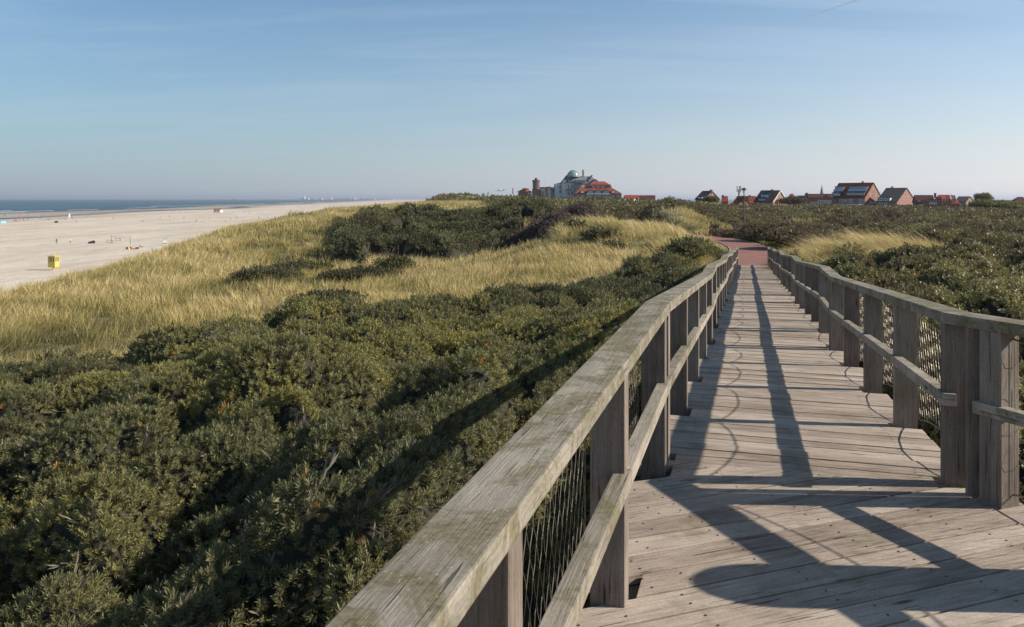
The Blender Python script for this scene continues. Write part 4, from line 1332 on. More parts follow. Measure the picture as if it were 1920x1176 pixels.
def gable_house(name, label, px, Y, th, wL, wD, base, eave, ridge, wall='brick', roof='slate', gwin=(), fwin=(), dormers=(), chimneys=(), cat='house', trim=None, group=None, hip=0, left_eave=None):
    s = Y / F; tr = R(th)
    aa = (px - 960) / F
    L = wL * s / (math.cos(tr) + aa * math.sin(tr)); D = wD * s / max(math.sin(tr) - aa * math.cos(tr), .16)
    zb = -(base - 373) * s; he = (base - eave) * s; hr = (base - ridge) * s
    root = tag(empty(name, ((px - 960) * s, Y, zb), -tr), label, cat, group)
    b = MB(); g = -2.5
    A = [(0, 0, g), (0, D, g), (0, D, he), (0, D / 2, hr if not hip else he), (0, 0, he)]
    B = [(-L, y, z_) for x_, y, z_ in A]
    if hip: A.pop(3); B.pop(3)
    b.poly(A); b.poly(B[::-1])
    for i in range(len(A)):
        j = (i + 1) % len(A); b.poly([A[i], B[i], B[j], A[j]], [(0, A[i][1] + A[i][2]), (L, A[i][1] + A[i][2]), (L, A[j][1] + A[j][2]), (0, A[j][1] + A[j][2])])
    prt(b, 'wall', M[wall], root)
    b = MB(); ov = .35; th_ = .22; sl_ = (hr - he) / (D / 2)
    x0, x1 = -L - ov, ov
    hx = hip
    for sgn in (0, 1):
        ya, yb = (-ov, D / 2) if not sgn else (D + ov, D / 2)
        za = he - sl_ * ov
        lo_ = [Vector((x1, ya, za + .02)), Vector((x1 - hx, yb, hr + .02)), Vector((x0 + hx, yb, hr + .02)), Vector((x0, ya, za + .02))]
        up = [p + Vector((0, 0, th_)) for p in lo_]
        b.hexa([lo_[0], up[0], up[1], lo_[1], lo_[3], up[3], up[2], lo_[2]])
    if hip:
        for xx, hh in ((x1, x1 - hx), (x0, x0 + hx)):
            b.poly([(xx, -ov, he - sl_ * ov + th_), (xx, D + ov, he - sl_ * ov + th_), (hh, D / 2, hr + th_ + .02)])
    rf = prt(b, 'roof', M[roof], root)
    for (cx_, ch) in chimneys:
        b = MB(); X_ = -cx_ * L
        b.box((X_ - .45, D / 2 - .45, hr - 1.2), (X_ + .45, D / 2 + .45, hr + ch), 2)
        b.box((X_ - .52, D / 2 - .52, hr + ch + .003), (X_ + .52, D / 2 + .52, hr + ch + .15), 2)
        prt(b, 'chimney', M['brick'] if wall != 'darkbrick' else M['darkbrick'], rf)
    if trim:
        b = MB()
        for sg, yy in ((1, 0), (-1, D)):
            p0 = Vector((ov + .01, yy - sg * ov, he - sl_ * ov - .15)); p1 = Vector((ov + .01, D / 2, hr - .15))
            d = Vector((0, 0, .42)); t_ = Vector((.08, 0, 0))
            b.hexa([p0, p0 + d, p0 + d + t_, p0 + t_, p1, p1 + d, p1 + d + t_, p1 + t_])
        prt(b, 'bargeboard', M[trim], rf)
    H = he
    for (u, v, w, h, n) in gwin:      # u fraction of D, v metres above base
        window(root, u * D, v, w, h, 'g', 0, n, pane='darkglass')
    for (u, v, w, h, n) in fwin:      # u fraction of L from the right corner
        window(root, -u * L, v, w, h, 'f', 0, n)
    for (u0, u1, z0, z1, n, mt, rail) in dormers:
        # shed dormer on the front slope from fraction u0 to u1, floor z0 and top z1 (fractions eave..ridge)
        za, zc = he + (hr - he) * z0, he + (hr - he) * z1
        yf = (za - he) / sl_; yk = (zc - he) / sl_
        b = MB(); b.box((-u1 * L, yf + .02, za + .05), (-u0 * L, yk + .6, zc), 0)
        dm = prt(b, 'dormer', M[mt], root)
        b = MB(); b.box((-u1 * L - .2, yf - .3, zc + .003), (-u0 * L + .2, yk + .7, zc + .18), 0); prt(b, 'dormer_roof', M[roof], dm)
        w_ = (u1 - u0) * L
        cxw = -(u0 + u1) / 2 * L
        b = MB(); zz0, zz1 = za + .35, zc - .15
        t = .12
        b.box((cxw - w_ / 2 + .15, yf - .06, zz0), (cxw + w_ / 2 - .15, yf + .01, zz0 + t)); b.box((cxw - w_ / 2 + .15, yf - .06, zz1 - t), (cxw + w_ / 2 - .15, yf + .01, zz1))
        for i in range(n + 1):
            uu = cxw - w_ / 2 + .15 + (w_ - .3 - t) * i / n
            b.box((uu, yf - .057, zz0 + t), (uu + t, yf + .01, zz1 - t))
        prt(b, 'window_frame', M['white'], dm)
        b = MB(); b.box((cxw - w_ / 2 + .17, yf - .03, zz0 + .02), (cxw + w_ / 2 - .17, yf + .012, zz1 - .02)); prt(b, 'pane', M['glass'], dm)
        if rail:
            b = MB(); b.box((cxw - w_ / 2 - .2, yf - 1.3, za - .1), (cxw + w_ / 2 + .2, yf + .0, za + .04), 0)
            b.box((cxw - w_ / 2 - .2, yf - 1.32, za + .04), (cxw + w_ / 2 + .2, yf - 1.27, za + 1.0), 0)
            prt(b, 'balcony', M['bluepaint'], dm)
    return root, L, D, he, hr
gable_house('house', 'small slate roofed house with pink brick gable, leftmost of the village houses', 1320, 340, 42, 16, 29, 384, 374, 358.6, 'brick', 'slate',
            gwin=[(.25, 2.3, 1.2, 1.2, 2), (.72, 2.3, 1.2, 1.2, 2), (.5, 4.3, .8, 1.0, 1)], fwin=[], dormers=[(.25, .75, .05, .28, 4, 'white', False)], chimneys=[(.04, .6)])
gable_house('house', 'red tiled house left of the dark gable, behind the small slate house', 1364, 400, 12, 9, 4, 385, 381, 368.7, 'darkbrick', 'redtile', chimneys=[(.9, .6)])
gable_house('house', 'red tiled house with dark triangular gable behind the street lamp', 1385, 385, 62, 12, 21, 384, 383, 368.4, 'darkbrick', 'redtile', hip=0)
gable_house('house', 'low red roofed house right of the street lamp with a white window', 1417, 390, 14, 24, 5, 385, 380.5, 368.5, 'darkbrick', 'redtile', fwin=[(.45, .9, 2.0, 1.6, 3)], chimneys=[(.45, .5)])
gable_house('house', 'dark roofed house with white edged gable and roof balcony', 1449, 350, 40, 35, 27, 384, 378, 357.5, 'brick', 'slate',
            gwin=[(.25, 2.3, 1.3, 1.5, 2), (.72, 2.3, 1.3, 1.5, 2), (.5, 4.9, .8, .9, 1)], fwin=[], dormers=[(.45, .80, .02, .28, 4, 'slate', False), (.40, .72, .42, .66, 3, 'slate', True)], chimneys=[(.42, .5)], trim='white')
gable_house('house', 'bright red hipped roof between the dark roofed house and grey flat roofs', 1497, 400, 20, 26, 5, 384, 379, 364.3, 'darkbrick', 'redtile', hip=3, dormers=[(.15, .35, .25, .5, 2, 'darkbrick', False)])
gable_house('house', 'dark flat roofed building with small roof boxes between red roofs', 1518, 430, 15, 20, 4, 384, 369, 367.5, 'pinkwall', 'slate', chimneys=[(.3, 1.2), (.2, 1.6)])
gable_house('house', 'long low dark red brick wing left of the large brick block', 1562, 405, 18, 46, 6, 386, 371, 364.2, 'darkbrick', 'maroontile',
            fwin=[(.25, 2.0, 4.2, 1.6, 5), (.52, 1.8, 2.4, 2.2, 2), (.78, 1.2, 3.8, 1.5, 3)], dormers=[(.02, .25, .25, .75, 4, 'darkbrick', False)])
r_, L_, D_, he_, hr_ = gable_house('apartment_block', 'largest brick block with steep dark red roof, glazed balconies and lit gable', 1621.5, 400, 45, 66, 32, 384, 370.5, 342.6, 'brick', 'maroontile',
            gwin=[(.36, 2.4, .9, 2.2, 1), (.64, 2.4, .9, 2.2, 1), (.34, 5.0, 1.2, 1.4, 2), (.66, 5.0, 1.2, 1.4, 2), (.5, 8.1, .8, 1.3, 1)],
            fwin=[(.10, 1.9, 2.1, 1.6, 2), (.40, 1.9, 2.0, 1.6, 2), (.55, 1.9, 1.2, 1.2, 2), (.68, 1.9, 2.0, 1.6, 2), (.90, 1.9, 1.4, 1.6, 2)],
            dormers=[(.05, .56, .12, .34, 10, 'darkbrick', False), (.05, .56, .44, .76, 10, 'darkbrick', True), (.74, .99, .12, .34, 4, 'darkbrick', True), (.74, .99, .44, .76, 5, 'darkbrick', True)], chimneys=[(.3, .8)])
b = MB(); b.box((.02, D_ * .15, .35), (1.4, D_ * .9, .5), 0); b.box((1.35, D_ * .15, .5), (1.4, D_ * .9, 1.35), 0); prt(b, 'terrace', M['white'], r_)
b = MB(); b.box((-L_, -.12, -.4), (-.3, -.02, .45), 0); prt(b, 'plinth', M['white'], r_)
gable_house('house', 'brick house with long black roof and lit gable beside the large block', 1681.5, 385, 40, 38, 37, 388, 378.5, 352.3, 'brick', 'slate',
            gwin=[(.36, 4.2, 1.4, 1.4, 1), (.60, 4.2, 1.4, 1.5, 1), (.22, 1.2, 1.2, 1.0, 1)], fwin=[(.8, 1.3, 1.4, 1.8, 1), (.55, 1.3, 1.0, 1.8, 1)], dormers=[(.35, .98, .02, .28, 6, 'white', False)], chimneys=[(.72, .8)])
gable_house('house', 'low house with dark maroon roof left of the bright red roof', 1752, 370, 16, 33, 6, 389, 380, 366.7, 'darkbrick', 'maroontile', dormers=[(.45, .95, .02, .3, 5, 'white', False)])
r_, L_, D_, he_, hr_ = gable_house('house', 'bright red tiled house with two white edged dormers', 1799, 362, 22, 46, 9, 388, 382, 366.2, 'darkbrick', 'redtile', hip=2.4, chimneys=[(.93, .9)])
for k in (.30, .52):
    X_ = -k * L_
    b = MB(); b.box((X_ - 1.7, 1.1, he_ + .3), (X_ + 1.7, 4.2, he_ + 1.75), 0); dm = prt(b, 'dormer', M['white'], r_)
    b = MB(); b.poly([(X_ - 2.0, .9, he_ + 1.75), (X_ + 2.0, .9, he_ + 1.75), (X_ + 2.0, 5.2, hr_ - .2), (X_ - 2.0, 5.2, hr_ - .2)]); b.poly([(X_ - 2.0, .9, he_ + 1.95), (X_ + 2.0, .9, he_ + 1.95), (X_ + 2.0, 5.2, hr_ + .0), (X_ - 2.0, 5.2, hr_ + .0)]); prt(b, 'dormer_roof', M['redtile'], dm)
    b = MB()
    for q in (-1, 0, 1): b.box((X_ + q * 1.05 - .35, 1.03, he_ + .5), (X_ + q * 1.05 + .35, 1.12, he_ + 1.6))
    prt(b, 'pane', M['darkglass'], dm)
    b = MB()
    b.hexa([(X_ + 1.72, .85, he_ + 1.7), (X_ + 1.72, .85, he_ + 2.05), (X_ + 2.05, .85, he_ + 2.05), (X_ + 2.05, .85, he_ + 1.7), (X_ + 1.72, 5.2, hr_ - .1), (X_ + 1.72, 5.2, hr_ + .15), (X_ + 2.05, 5.2, hr_ + .15), (X_ + 2.05, 5.2, hr_ - .1)])
    prt(b, 'dormer_edge', M['white'], dm)
gable_house('house', 'low brown extension with three white framed windows in front of the maroon roof', 1764, 352, 20, 33, 4, 390, 377.5, 376.8, 'darkbrick', 'maroontile', fwin=[(.3, 2.1, .9, 1.0, 1), (.45, 2.1, .9, 1.0, 1), (.60, 2.1, .9, 1.0, 1)])
gable_house('house', 'slate roofed house with small pink gable left of the tree', 1811, 430, 40, 20, 15, 387, 378, 369, 'brick', 'slate')
gable_house('house', 'dark low roof behind the pale bush left of the last house', 1898, 420, 15, 50, 5, 388, 379, 376.5, 'darkbrick', 'maroontile', chimneys=[(.72, .8), (.25, .4)])
gable_house('house', 'dark hipped roof cut by the right edge of the photo', 1935, 400, 20, 32, 8, 388, 381, 370, 'darkbrick', 'maroontile', hip=3)
# near the hotel
gable_house('house', 'small red roofed house just right of the hotel', 1188, 560, 20, 22, 4, 380, 375.5, 371, 'white', 'redtile')
gable_house('house', 'long dark brown roof behind the dune right of the hotel', 1228, 640, 10, 54, 4, 379, 374, 366.7, 'darkbrick', 'maroontile', chimneys=[(.88, .5)])
gable_house('house', 'orange roof peeping between hotel and dark roof', 1196, 600, 14, 26, 4, 378, 371, 366.4, 'darkbrick', 'redtile')

# spire, mast
def at(px, py, Y): return Vector(((px - 960) / F * Y, Y, -(py - 373) / F * Y))
sp = at(1541, 385, 620); H = 39 / F * 620
r_ = tag(empty('church_tower', sp), 'thin grey church spire behind the long low wing', 'church tower')
b = MB(); b.box((-1.5, -1.5, -3), (1.5, 1.5, H - 8.5), 2); prt(b, 'tower_wall', M['darkbrick'], r_)
b = MB(); b.tube([(0, 0, H - 8.5), (0, 0, H - 1.2), (0, 0, H)], [1.75, .2, .03], 8); prt(b, 'spire', M['greyroof'], r_)
sp = at(1385.5, 372, 400); H = 23 / F * 400
r_ = tag(empty('telecom_mast', sp), 'grey mobile phone mast with panels above the red roofs', 'mast')
b = MB(); b.tube([(0, 0, -3), (0, 0, H - 1.5)], [.35, .3], 8); b.tube([(-.9, 0, H - 2.6), (.9, 0, H - 2.6)], .12, 6); b.tube([(-.4, 0, H - 3.4), (.6, 0, H - 3.4)], .25, 6); prt(b, 'pole', M['darkmetal'], r_)
for xx in (-.9, .3, .9):
    b = MB(); b.box((xx - .16, -.12, H - 2.9), (xx + .16, .12, H), 2); prt(b, 'antenna_panel', M['darkmetal'], r_)
b = MB(); b.box((0, 0, 0), (4.6, 1.2, .42), 0); o = b.build('terrace_wall', M['white'], loc=at(1385, 385.8, 300)); tag(o, 'short white wall in the dunes behind the street lamp', 'wall')

# ------------------------------------------------------------------ hotel group, water tower and neighbours (about 700 m away)
YH = 700.0; SH = YH / F
def hx(px): return (px - 960) * SH
def hz(py): return -(py - 373) * SH
def blk(b, p0, p1, t, bt, y0, y1): b.box((hx(p0), y0, hz(bt)), (hx(p1), y1, hz(t)), 0)
def obox(name, mat, parent, *a):
    b = MB(); blk(b, *a); return prt(b, name, mat, parent)
def hiproof(b, p0, p1, pb, r0, r1, pt, y0, y1):
    ym = (y0 + y1) / 2
    a = [(hx(p0), y0, hz(pb)), (hx(p1), y0, hz(pb)), (hx(p1), y1, hz(pb)), (hx(p0), y1, hz(pb))]
    r0_, r1_ = (hx(r0), ym, hz(pt)), (hx(r1), ym, hz(pt))
    b.poly([a[0], a[1], r1_, r0_]); b.poly([a[1], a[2], r1_]); b.poly([a[2], a[3], r0_, r1_]); b.poly([a[3], a[0], r0_]); b.poly(a[::-1])
def wins(parent, mat, lst, y, name='window'):
    for (p0, p1, t, bt) in lst:
        obox(name, M[mat], parent, p0, p1, t, bt, y - .25, y + .1)
def halfdisc(b, pc, pr, pb, y0, y1, k=1.0):
    pts = [(hx(pc) + pr * SH * math.cos(a), hz(pb) + pr * SH * k * math.sin(a)) for a in np.linspace(0, math.pi, 11)]
    A_ = [(x_, y0, z_) for x_, z_ in pts]; B_ = [(x_, y1, z_) for x_, z_ in pts]
    b.poly(A_); b.poly(B_[::-1])
    for i in range(len(A_)):
        j = (i + 1) % len(A_); b.poly([A_[i], B_[i], B_[j], A_[j]])
r_ = tag(empty('hotel', (0, YH, -3)), 'large pale grey hotel with curved grey roof and glass dome', 'hotel'); r_.location.z = 0
obox('wall', M['greywall'], r_, 1046, 1120, 343, 380, 0, 22)
o = obox('wing', M['greywall'], r_, 1040, 1052, 345, 380, -4, 14)
wins(o, 'darkglass', [(1048.5, 1051, 348, 353), (1048.5, 1051, 356, 362)], -4)
o = obox('wing', M['greywall'], r_, 1052.5, 1073, 344, 382, -8, 4)
wins(o, 'darkglass', [(1063.5, 1066, 346.5, 354), (1069.5, 1072, 346.5, 354), (1063, 1066.5, 359, 366), (1069, 1072, 359, 366)], -8)
obox('balcony', M['darkbrick'], o, 1059, 1070, 355, 356.6, -10, -7.9)
obox('parapet', M['greyroof'], o, 1052, 1080, 343, 344.2, -8.3, 4.2)
b = MB(); hiproof(b, 1050, 1126, 345, 1064, 1111, 330, -2, 24); rf = prt(b, 'roof', M['greyroof'], r_)
b = MB()
for (a_, c_) in (((1050, 345), (1064, 330)), ((1100, 342), (1111, 330))):
    p0 = Vector((hx(a_[0]), -2.4, hz(a_[1]))); p1 = Vector((hx(c_[0]), 10.5, hz(c_[1]) + .3))
    w_ = Vector((1.1, 0, 0)); d_ = Vector((0, 0, .9)); b.hexa([p0, p0 + d_, p0 + d_ + w_, p0 + w_, p1, p1 + d_, p1 + d_ + w_, p1 + w_])
prt(b, 'roof_edge', M['slate'], rf)
for pc, pr in ((1068, 5.2), (1115, 5.6)):
    b = MB(); halfdisc(b, pc, pr, 342, -4.2, 8, 1.0); dm = prt(b, 'arched_dormer', M['slate'], rf)
    b = MB(); halfdisc(b, pc, pr - 1.3, 342, -4.5, -4.1, 1.0); prt(b, 'pane', M['glass'], dm)
dm = obox('dormer', M['cream'], rf, 1079, 1097.5, 337.5, 344, -3.4, 8)
wins(dm, 'darkglass', [(1080 + 3.4 * i, 1082.2 + 3.4 * i, 338.3, 344) for i in range(5)], -3.4, 'pane')
obox('stair_tower', M['pinkwall'], r_, 1090, 1100, 344, 354, -7, 2)
dm = MB(); c0 = Vector((hx(1076), 9, hz(331)))
ringp = [(11.8, 0), (11.2, 3), (9.6, 6.5), (7.0, 9.5), (3.6, 11.8), (.6, 12.8)]
dm.tube([c0 + Vector((0, 0, h * SH)) for r0_, h in ringp], [r0_ * SH for r0_, h in ringp], 24)
dome = prt(dm, 'dome', M['paleglass'], r_)
b = MB()
for i in range(16):
    a = i * math.pi / 8
    b.tube([c0 + Vector((math.cos(a) * r0_ * SH * 1.01, math.sin(a) * r0_ * SH * 1.01, h * SH)) for r0_, h in ringp], .15, 4)
for r0_, h in ringp[:-1]:
    b.tube([c0 + Vector((math.cos(a) * r0_ * SH * 1.01, math.sin(a) * r0_ * SH * 1.01, h * SH)) for a in np.linspace(0, 2 * math.pi, 25)], .18, 4)
prt(b, 'dome_rib', M['copper'], dome)
b = MB(); b.tube([c0 + Vector((0, 0, 12.6 * SH)), c0 + Vector((0, 0, 13.6 * SH))], [.7, .5], 8); prt(b, 'dome_lantern', M['white'], dome)
b = MB(); b.tube([(hx(1064), 9, hz(343)), (hx(1064.5), 9, hz(331))], [2.2, 1.6], 8); prt(b, 'dome_shoulder', M['copper'], r_)
for p in (1094.2, 1096.4):
    b = MB(); b.tube([(hx(p), 10, hz(331)), (hx(p), 10, hz(318))], .45, 8); prt(b, 'chimney', M['pinkwall'], rf)
b = MB(); b.tube([(hx(1085), -9, hz(360)), (hx(1085), -9, hz(348))], [4.2, 4.2], 14); prt(b, 'rounded_stair', M['greyroof'], r_)
obox('wing', M['greywall'], r_, 1116, 1149, 348, 380, 8, 20)

r_ = tag(empty('hotel', (0, YH - 25, 0)), 'brick hotel wing with orange red mansard roof and three arched windows', 'hotel')
YH2 = YH - 25
obox('wall', M['darkbrick'], r_, 1074.5, 1158, 363, 382, 0, 14)
b = MB(); hiproof(b, 1073, 1159, 363.3, 1086, 1139.5, 351, -.6, 15); rf = prt(b, 'roof', M['redtile'], r_)
for pc in (1100.9, 1115, 1129.2):
    b = MB(); halfdisc(b, pc, 7.3, 363.4, -1.6, 4, 1.0); dm = prt(b, 'arched_dormer', M['slate'], rf)
    b = MB(); halfdisc(b, pc, 6.0, 363.4, -1.9, -1.5, 1.0); prt(b, 'pane', M['glass'], dm)
for pc in (1087, 1142.5):
    b = MB(); halfdisc(b, pc, 4.6, 362.2, -1.6, 4, 1.0); dm = prt(b, 'round_dormer', M['slate'], rf)
    b = MB(); halfdisc(b, pc, 3.4, 362.2, -1.9, -1.5, 1.0); prt(b, 'pane', M['white'], dm)
obox('balcony', M['white'], r_, 1094, 1137, 363.5, 364.8, -2.2, -.1)
wins(r_, 'glass', [(1077, 1082, 366, 371), (1084, 1090.5, 366, 371), (1095.5, 1107, 366, 373), (1109.5, 1121.5, 366, 373), (1123.5, 1135.5, 366, 373), (1139.5, 1145.5, 366, 371.5), (1148.5, 1154, 366, 371.5)], 0)
o = obox('upper_wall', M['darkbrick'], r_, 1103, 1140, 346.5, 357, 6, 18)
wins(o, 'greywall', [(1106, 1111.5, 350, 352.6), (1114, 1120, 350, 352.6), (1122, 1129.5, 350, 352.6)], 6)
b = MB(); hiproof(b, 1100, 1141, 348.5, 1109, 1130, 340.8, 5, 19); prt(b, 'upper_roof', M['redtile'], r_)

r_ = tag(empty('water_tower', (hx(1005.3) * 1.2, YH * 1.2, 0)), 'round red brick water tower with a small cap, left of the hotel', 'water tower')
S2 = SH * 1.2
def zz(py): return -(py - 373) * S2
b = MB(); b.tube([(0, 0, zz(385)), (0, 0, zz(341)), (0, 0, zz(340.9))], [6.6 * S2, 6.6 * S2, 7.2 * S2], 22); b.tube([(0, 0, zz(341)), (0, 0, zz(337.6))], [7.3 * S2, 7.3 * S2], 22); prt(b, 'tower_wall', M['towerbrick'], r_)
b = MB(); b.tube([(0, 0, zz(337.6)), (0, 0, zz(334.6))], [2.7 * S2, 2.7 * S2], 12); b.tube([(0, 0, zz(334.6)), (0, 0, zz(333.9))], [3.1 * S2, 2.9 * S2], 12); prt(b, 'cap', M['darkbrick'], r_)
obox('annex', M['darkbrick'], r_, 1001, 1014, 355, 380, -14, -8) if False else None
def simple_block(name, label, cat, parts, roofp=None, Yb=YH):
    r0_ = tag(empty(name, (0, Yb, 0)), label, cat)
    for nm, mt, a in parts: obox(nm, M[mt], r0_, *a)
    return r0_
simple_block('house', 'dark brick annex at the foot of the water tower', 'building', [('wall', 'darkbrick', (998, 1014, 356, 380, 0, 8)), ('roof', 'slate', (997.5, 1014.5, 355.2, 356, -.3, 8.3))])
r_ = tag(empty('house', (0, YH, 0)), 'low round turreted brick house left of the water tower', 'building')
obox('wall', M['darkbrick'], r_, 972, 997, 359, 380, 0, 12)
b = MB(); b.tube([(hx(985.5), 4, hz(362)), (hx(985.5), 4, hz(355)), (hx(985.5), 4, hz(354)), (hx(985.5), 4, hz(352.3))], [6.5 * SH, 6.5 * SH, 8.2 * SH, 1.2 * SH], 16); prt(b, 'turret', M['brick'], r_)
b = MB(); hiproof(b, 968.5, 998.5, 360.3, 977, 991, 356, -1, 13); prt(b, 'roof', M['maroontile'], r_)
wins(r_, 'white', [(991, 992.6, 361.5, 364.5), (995, 996.6, 360.5, 364.5)], 0)
wins(r_, 'darkglass', [(977, 980, 361, 364), (983, 987, 361, 364)], 0)
simple_block('house', 'grey and dark block with flat roof right of the water tower', 'building',
             [('wall', 'pinkwall', (1013, 1027, 352.5, 380, 0, 10)), ('roof', 'slate', (1012, 1027.5, 351, 352.5, -1, 10.5)), ('window', 'greywall', (1014, 1021, 354, 358, -.3, .1)), ('window', 'darkglass', (1022, 1025, 354, 358, -.3, .1))])
simple_block('house', 'narrow cream coloured facade lit by the sun beside the grey hotel', 'building',
             [('wall', 'cream', (1027, 1033, 351, 380, 1, 10)), ('roof', 'slate', (1026.5, 1033.5, 350, 351, .6, 10.4)), ('window', 'darkglass', (1031, 1032.3, 353, 357, .7, 1.1))])
simple_block('house', 'low pinkish building with dark balconies touching the hotel', 'building',
             [('wall', 'pinkwall', (1033.3, 1040.5, 352.5, 380, 2, 12)), ('balcony', 'darkmetal', (1035.5, 1041, 356.3, 358.5, .8, 2)), ('roof', 'greyroof', (1033.1, 1041, 351.3, 352.5, 1.4, 12.3))])
b = MB(); b.tube([(0, 0, -8), (0, 0, 9)], [.25, .08], 6); o = b.build('flagpole', M['white'], loc=(hx(1021.2), YH, hz(352))); tag(o, 'thin mast rising over the flat roofed block', 'mast')
b = MB(); b.tube([(0, 0, -2), (0, 0, 1.5), (.1, 0, 3.0)], [.6, .45, .3], 8); o = b.build('wooden_post', M['darkbrick'], loc=(hx(961.5), YH, hz(359))); tag(o, 'dark short pillar on the far dune crest left of the turreted house', 'post')
b = MB(); b.tube([(0, 0, -1), (-.1, 0, 1.0), (.15, 0, 2.6)], [.35, .3, .22], 6); o = b.build('wooden_post', M['darkmetal'], loc=at(915, 369, 430)); tag(o, 'dark leaning post on the dune skyline', 'post')
# beach marker triangle on the dune
b = MB(); a0, a1, a2 = Vector((-1.6, 0, -.5)), Vector((1.6, 0, -.5)), Vector((0, 0, 1.7))
b.tube([a0, a2], .12, 5); b.tube([a1, a2], .12, 5); b.tube([a0 + Vector((.5, 0, .8)), a1 + Vector((-.5, 0, .8))], .1, 5)
o = b.build('beach_marker', M['darkmetal'], loc=at(895, 369, 430)); tag(o, 'small dark triangular marker on the dune skyline', 'marker')
# gulls
for i, (px, py) in enumerate([(932, 358.5), (935, 357), (938, 357.8), (943, 357.2), (945, 357.6)]):
    b = MB()
    for sg in (1, -1):
        b.hexa([(0, -.25, 0), (0, -.25, .08), (0, .25, .08), (0, .25, 0), (sg * .9, -.05, .35), (sg * .9, -.05, .4), (sg * .9, .25, .4), (sg * .9, .25, .35)])
    b.tube([(0, -.7, .02), (0, -.2, .05), (0, .5, .03)], [.05, .16, .04], 6)
    o = b.build('gull', M['white'], loc=at(px, py, 260), rz=.6 * i); tag(o, ['lowest, leftmost', 'second from the left', 'middle', 'second from the right', 'rightmost'][i] + ' white gull of the small flock left of the water tower', 'bird', 'gulls in flight')

# an aircraft trail high in the sky on the right
def up(px, py, z_):
    y = z_ * F / (373 - py); return Vector(((px - 960) / F * y, y, z_))
b = MB(); p0, p1 = up(1500, 37, 8500), up(1625, -6, 8500)
b.tube([p0, p0.lerp(p1, .35), p0.lerp(p1, .7), p1], [8, 22, 30, 34], 8)
m_, n_, b_, o_ = new_mat('ice_cloud'); k_ = NB(n_)
b_.inputs['Base Color'].default_value = (.9, .9, .92, 1); b_.inputs['Roughness'].default_value = 1; b_.inputs['Alpha'].default_value = .32
o = b.build('contrail', m_); tag(o, 'thin white aircraft trail high in the upper right sky', 'contrail')
# ------------------------------------------------------------------ the beach
def on_beach(px, py):
    Y = F * 14 / max(py - 373, 1)
    for _ in range(12):
        Y = .5 * Y + .5 * (-gz((px - 960) / F * Y, Y) * F / (py - 373))
    return Vector(((px - 960) / F * Y, Y, gz((px - 960) / F * Y, Y)))
def person_mesh(pose, cols):
    """one continuous skinned body; faces coloured by height"""
    if pose == 'stand' or pose == 'walk':
        st = .16 if pose == 'walk' else .04
        J = {'hip': (0, 0, .92), 'waist': (0, 0, 1.08), 'chest': (0, 0, 1.32), 'neck': (0, 0, 1.50), 'head': (0, .01, 1.60), 'top': (0, 0, 1.74),
             'sl': (-.19, 0, 1.42), 'sr': (.19, 0, 1.42), 'el': (-.25, -.03, 1.15), 'er': (.25, .05, 1.15), 'wl': (-.25, -.12, .92), 'wr': (.25, .12, .92),
             'hl': (-.10, 0, .88), 'hr': (.10, 0, .88), 'kl': (-.11, -st, .48), 'kr': (.11, st * .6, .48), 'al': (-.11, -st * 1.1, .08), 'ar': (.11, st * 1.7, .09),
             'tl': (-.12, -st * 1.1 - .17, .04), 'tr': (.12, st * 1.7 - .15, .05)}
    else:
        J = {'hip': (0, 0, .14), 'waist': (0, .06, .28), 'chest': (0, .12, .50), 'neck': (0, .10, .68), 'head': (0, .08, .78), 'top': (0, .07, .92),
             'sl': (-.19, .12, .60), 'sr': (.19, .12, .60), 'el': (-.26, .22, .36), 'er': (.26, .0, .38), 'wl': (-.24, .34, .08), 'wr': (.18, -.22, .42),
             'hl': (-.10, -.04, .14), 'hr': (.10, -.04, .14), 'kl': (-.14, -.42, .44), 'kr': (.14, -.46, .40), 'al': (-.14, -.66, .08), 'ar': (.15, -.78, .08),
             'tl': (-.15, -.83, .06), 'tr': (.16, -.95, .06)}
    rad = {'hip': .15, 'waist': .13, 'chest': .16, 'neck': .055, 'head': .10, 'top': .06, 'sl': .07, 'sr': .07, 'el': .045, 'er': .045, 'wl': .035, 'wr': .035,
           'hl': .10, 'hr': .10, 'kl': .06, 'kr': .06, 'al': .045, 'ar': .045, 'tl': .035, 'tr': .035}
    E = [('hip', 'waist'), ('waist', 'chest'), ('chest', 'neck'), ('neck', 'head'), ('head', 'top'), ('chest', 'sl'), ('chest', 'sr'), ('sl', 'el'), ('sr', 'er'), ('el', 'wl'), ('er', 'wr'),
         ('hip', 'hl'), ('hip', 'hr'), ('hl', 'kl'), ('hr', 'kr'), ('kl', 'al'), ('kr', 'ar'), ('al', 'tl'), ('ar', 'tr')]
    nm = list(J); me = bpy.data.meshes.new('person_src')
    me.from_pydata([J[n] for n in nm], [(nm.index(a), nm.index(c)) for a, c in E], [])
    o = bpy.data.objects.new('person_src', me); COL.objects.link(o)
    md = o.modifiers.new('s', 'SKIN')
    for i, n in enumerate(nm):
        me.skin_vertices[0].data[i].radius = (rad[n], rad[n] * .8)
    me.skin_vertices[0].data[0].use_root = True
    sd_ = o.modifiers.new('d', 'SUBSURF'); sd_.levels = 1; sd_.render_levels = 1
    dg = bpy.context.evaluated_depsgraph_get()
    m2 = bpy.data.meshes.new_from_object(o.evaluated_get(dg))
    bpy.data.objects.remove(o)
    for c in cols: m2.materials.append(M[c])
    for p in m2.polygons:
        c = p.center
        if pose == 'sit':
            p.material_index = 2 if (c.z > .70 or abs(c.x) > .22 or c.y < -.5) else (0 if c.z > .26 and c.y > -.02 else 1)
        else:
            p.material_index = 2 if (c.z > 1.47 or c.z < .12 or (abs(c.x) > .21 and c.z < 1.2)) else (0 if c.z > .98 else 1)
    m2.name = 'person'
    return m2
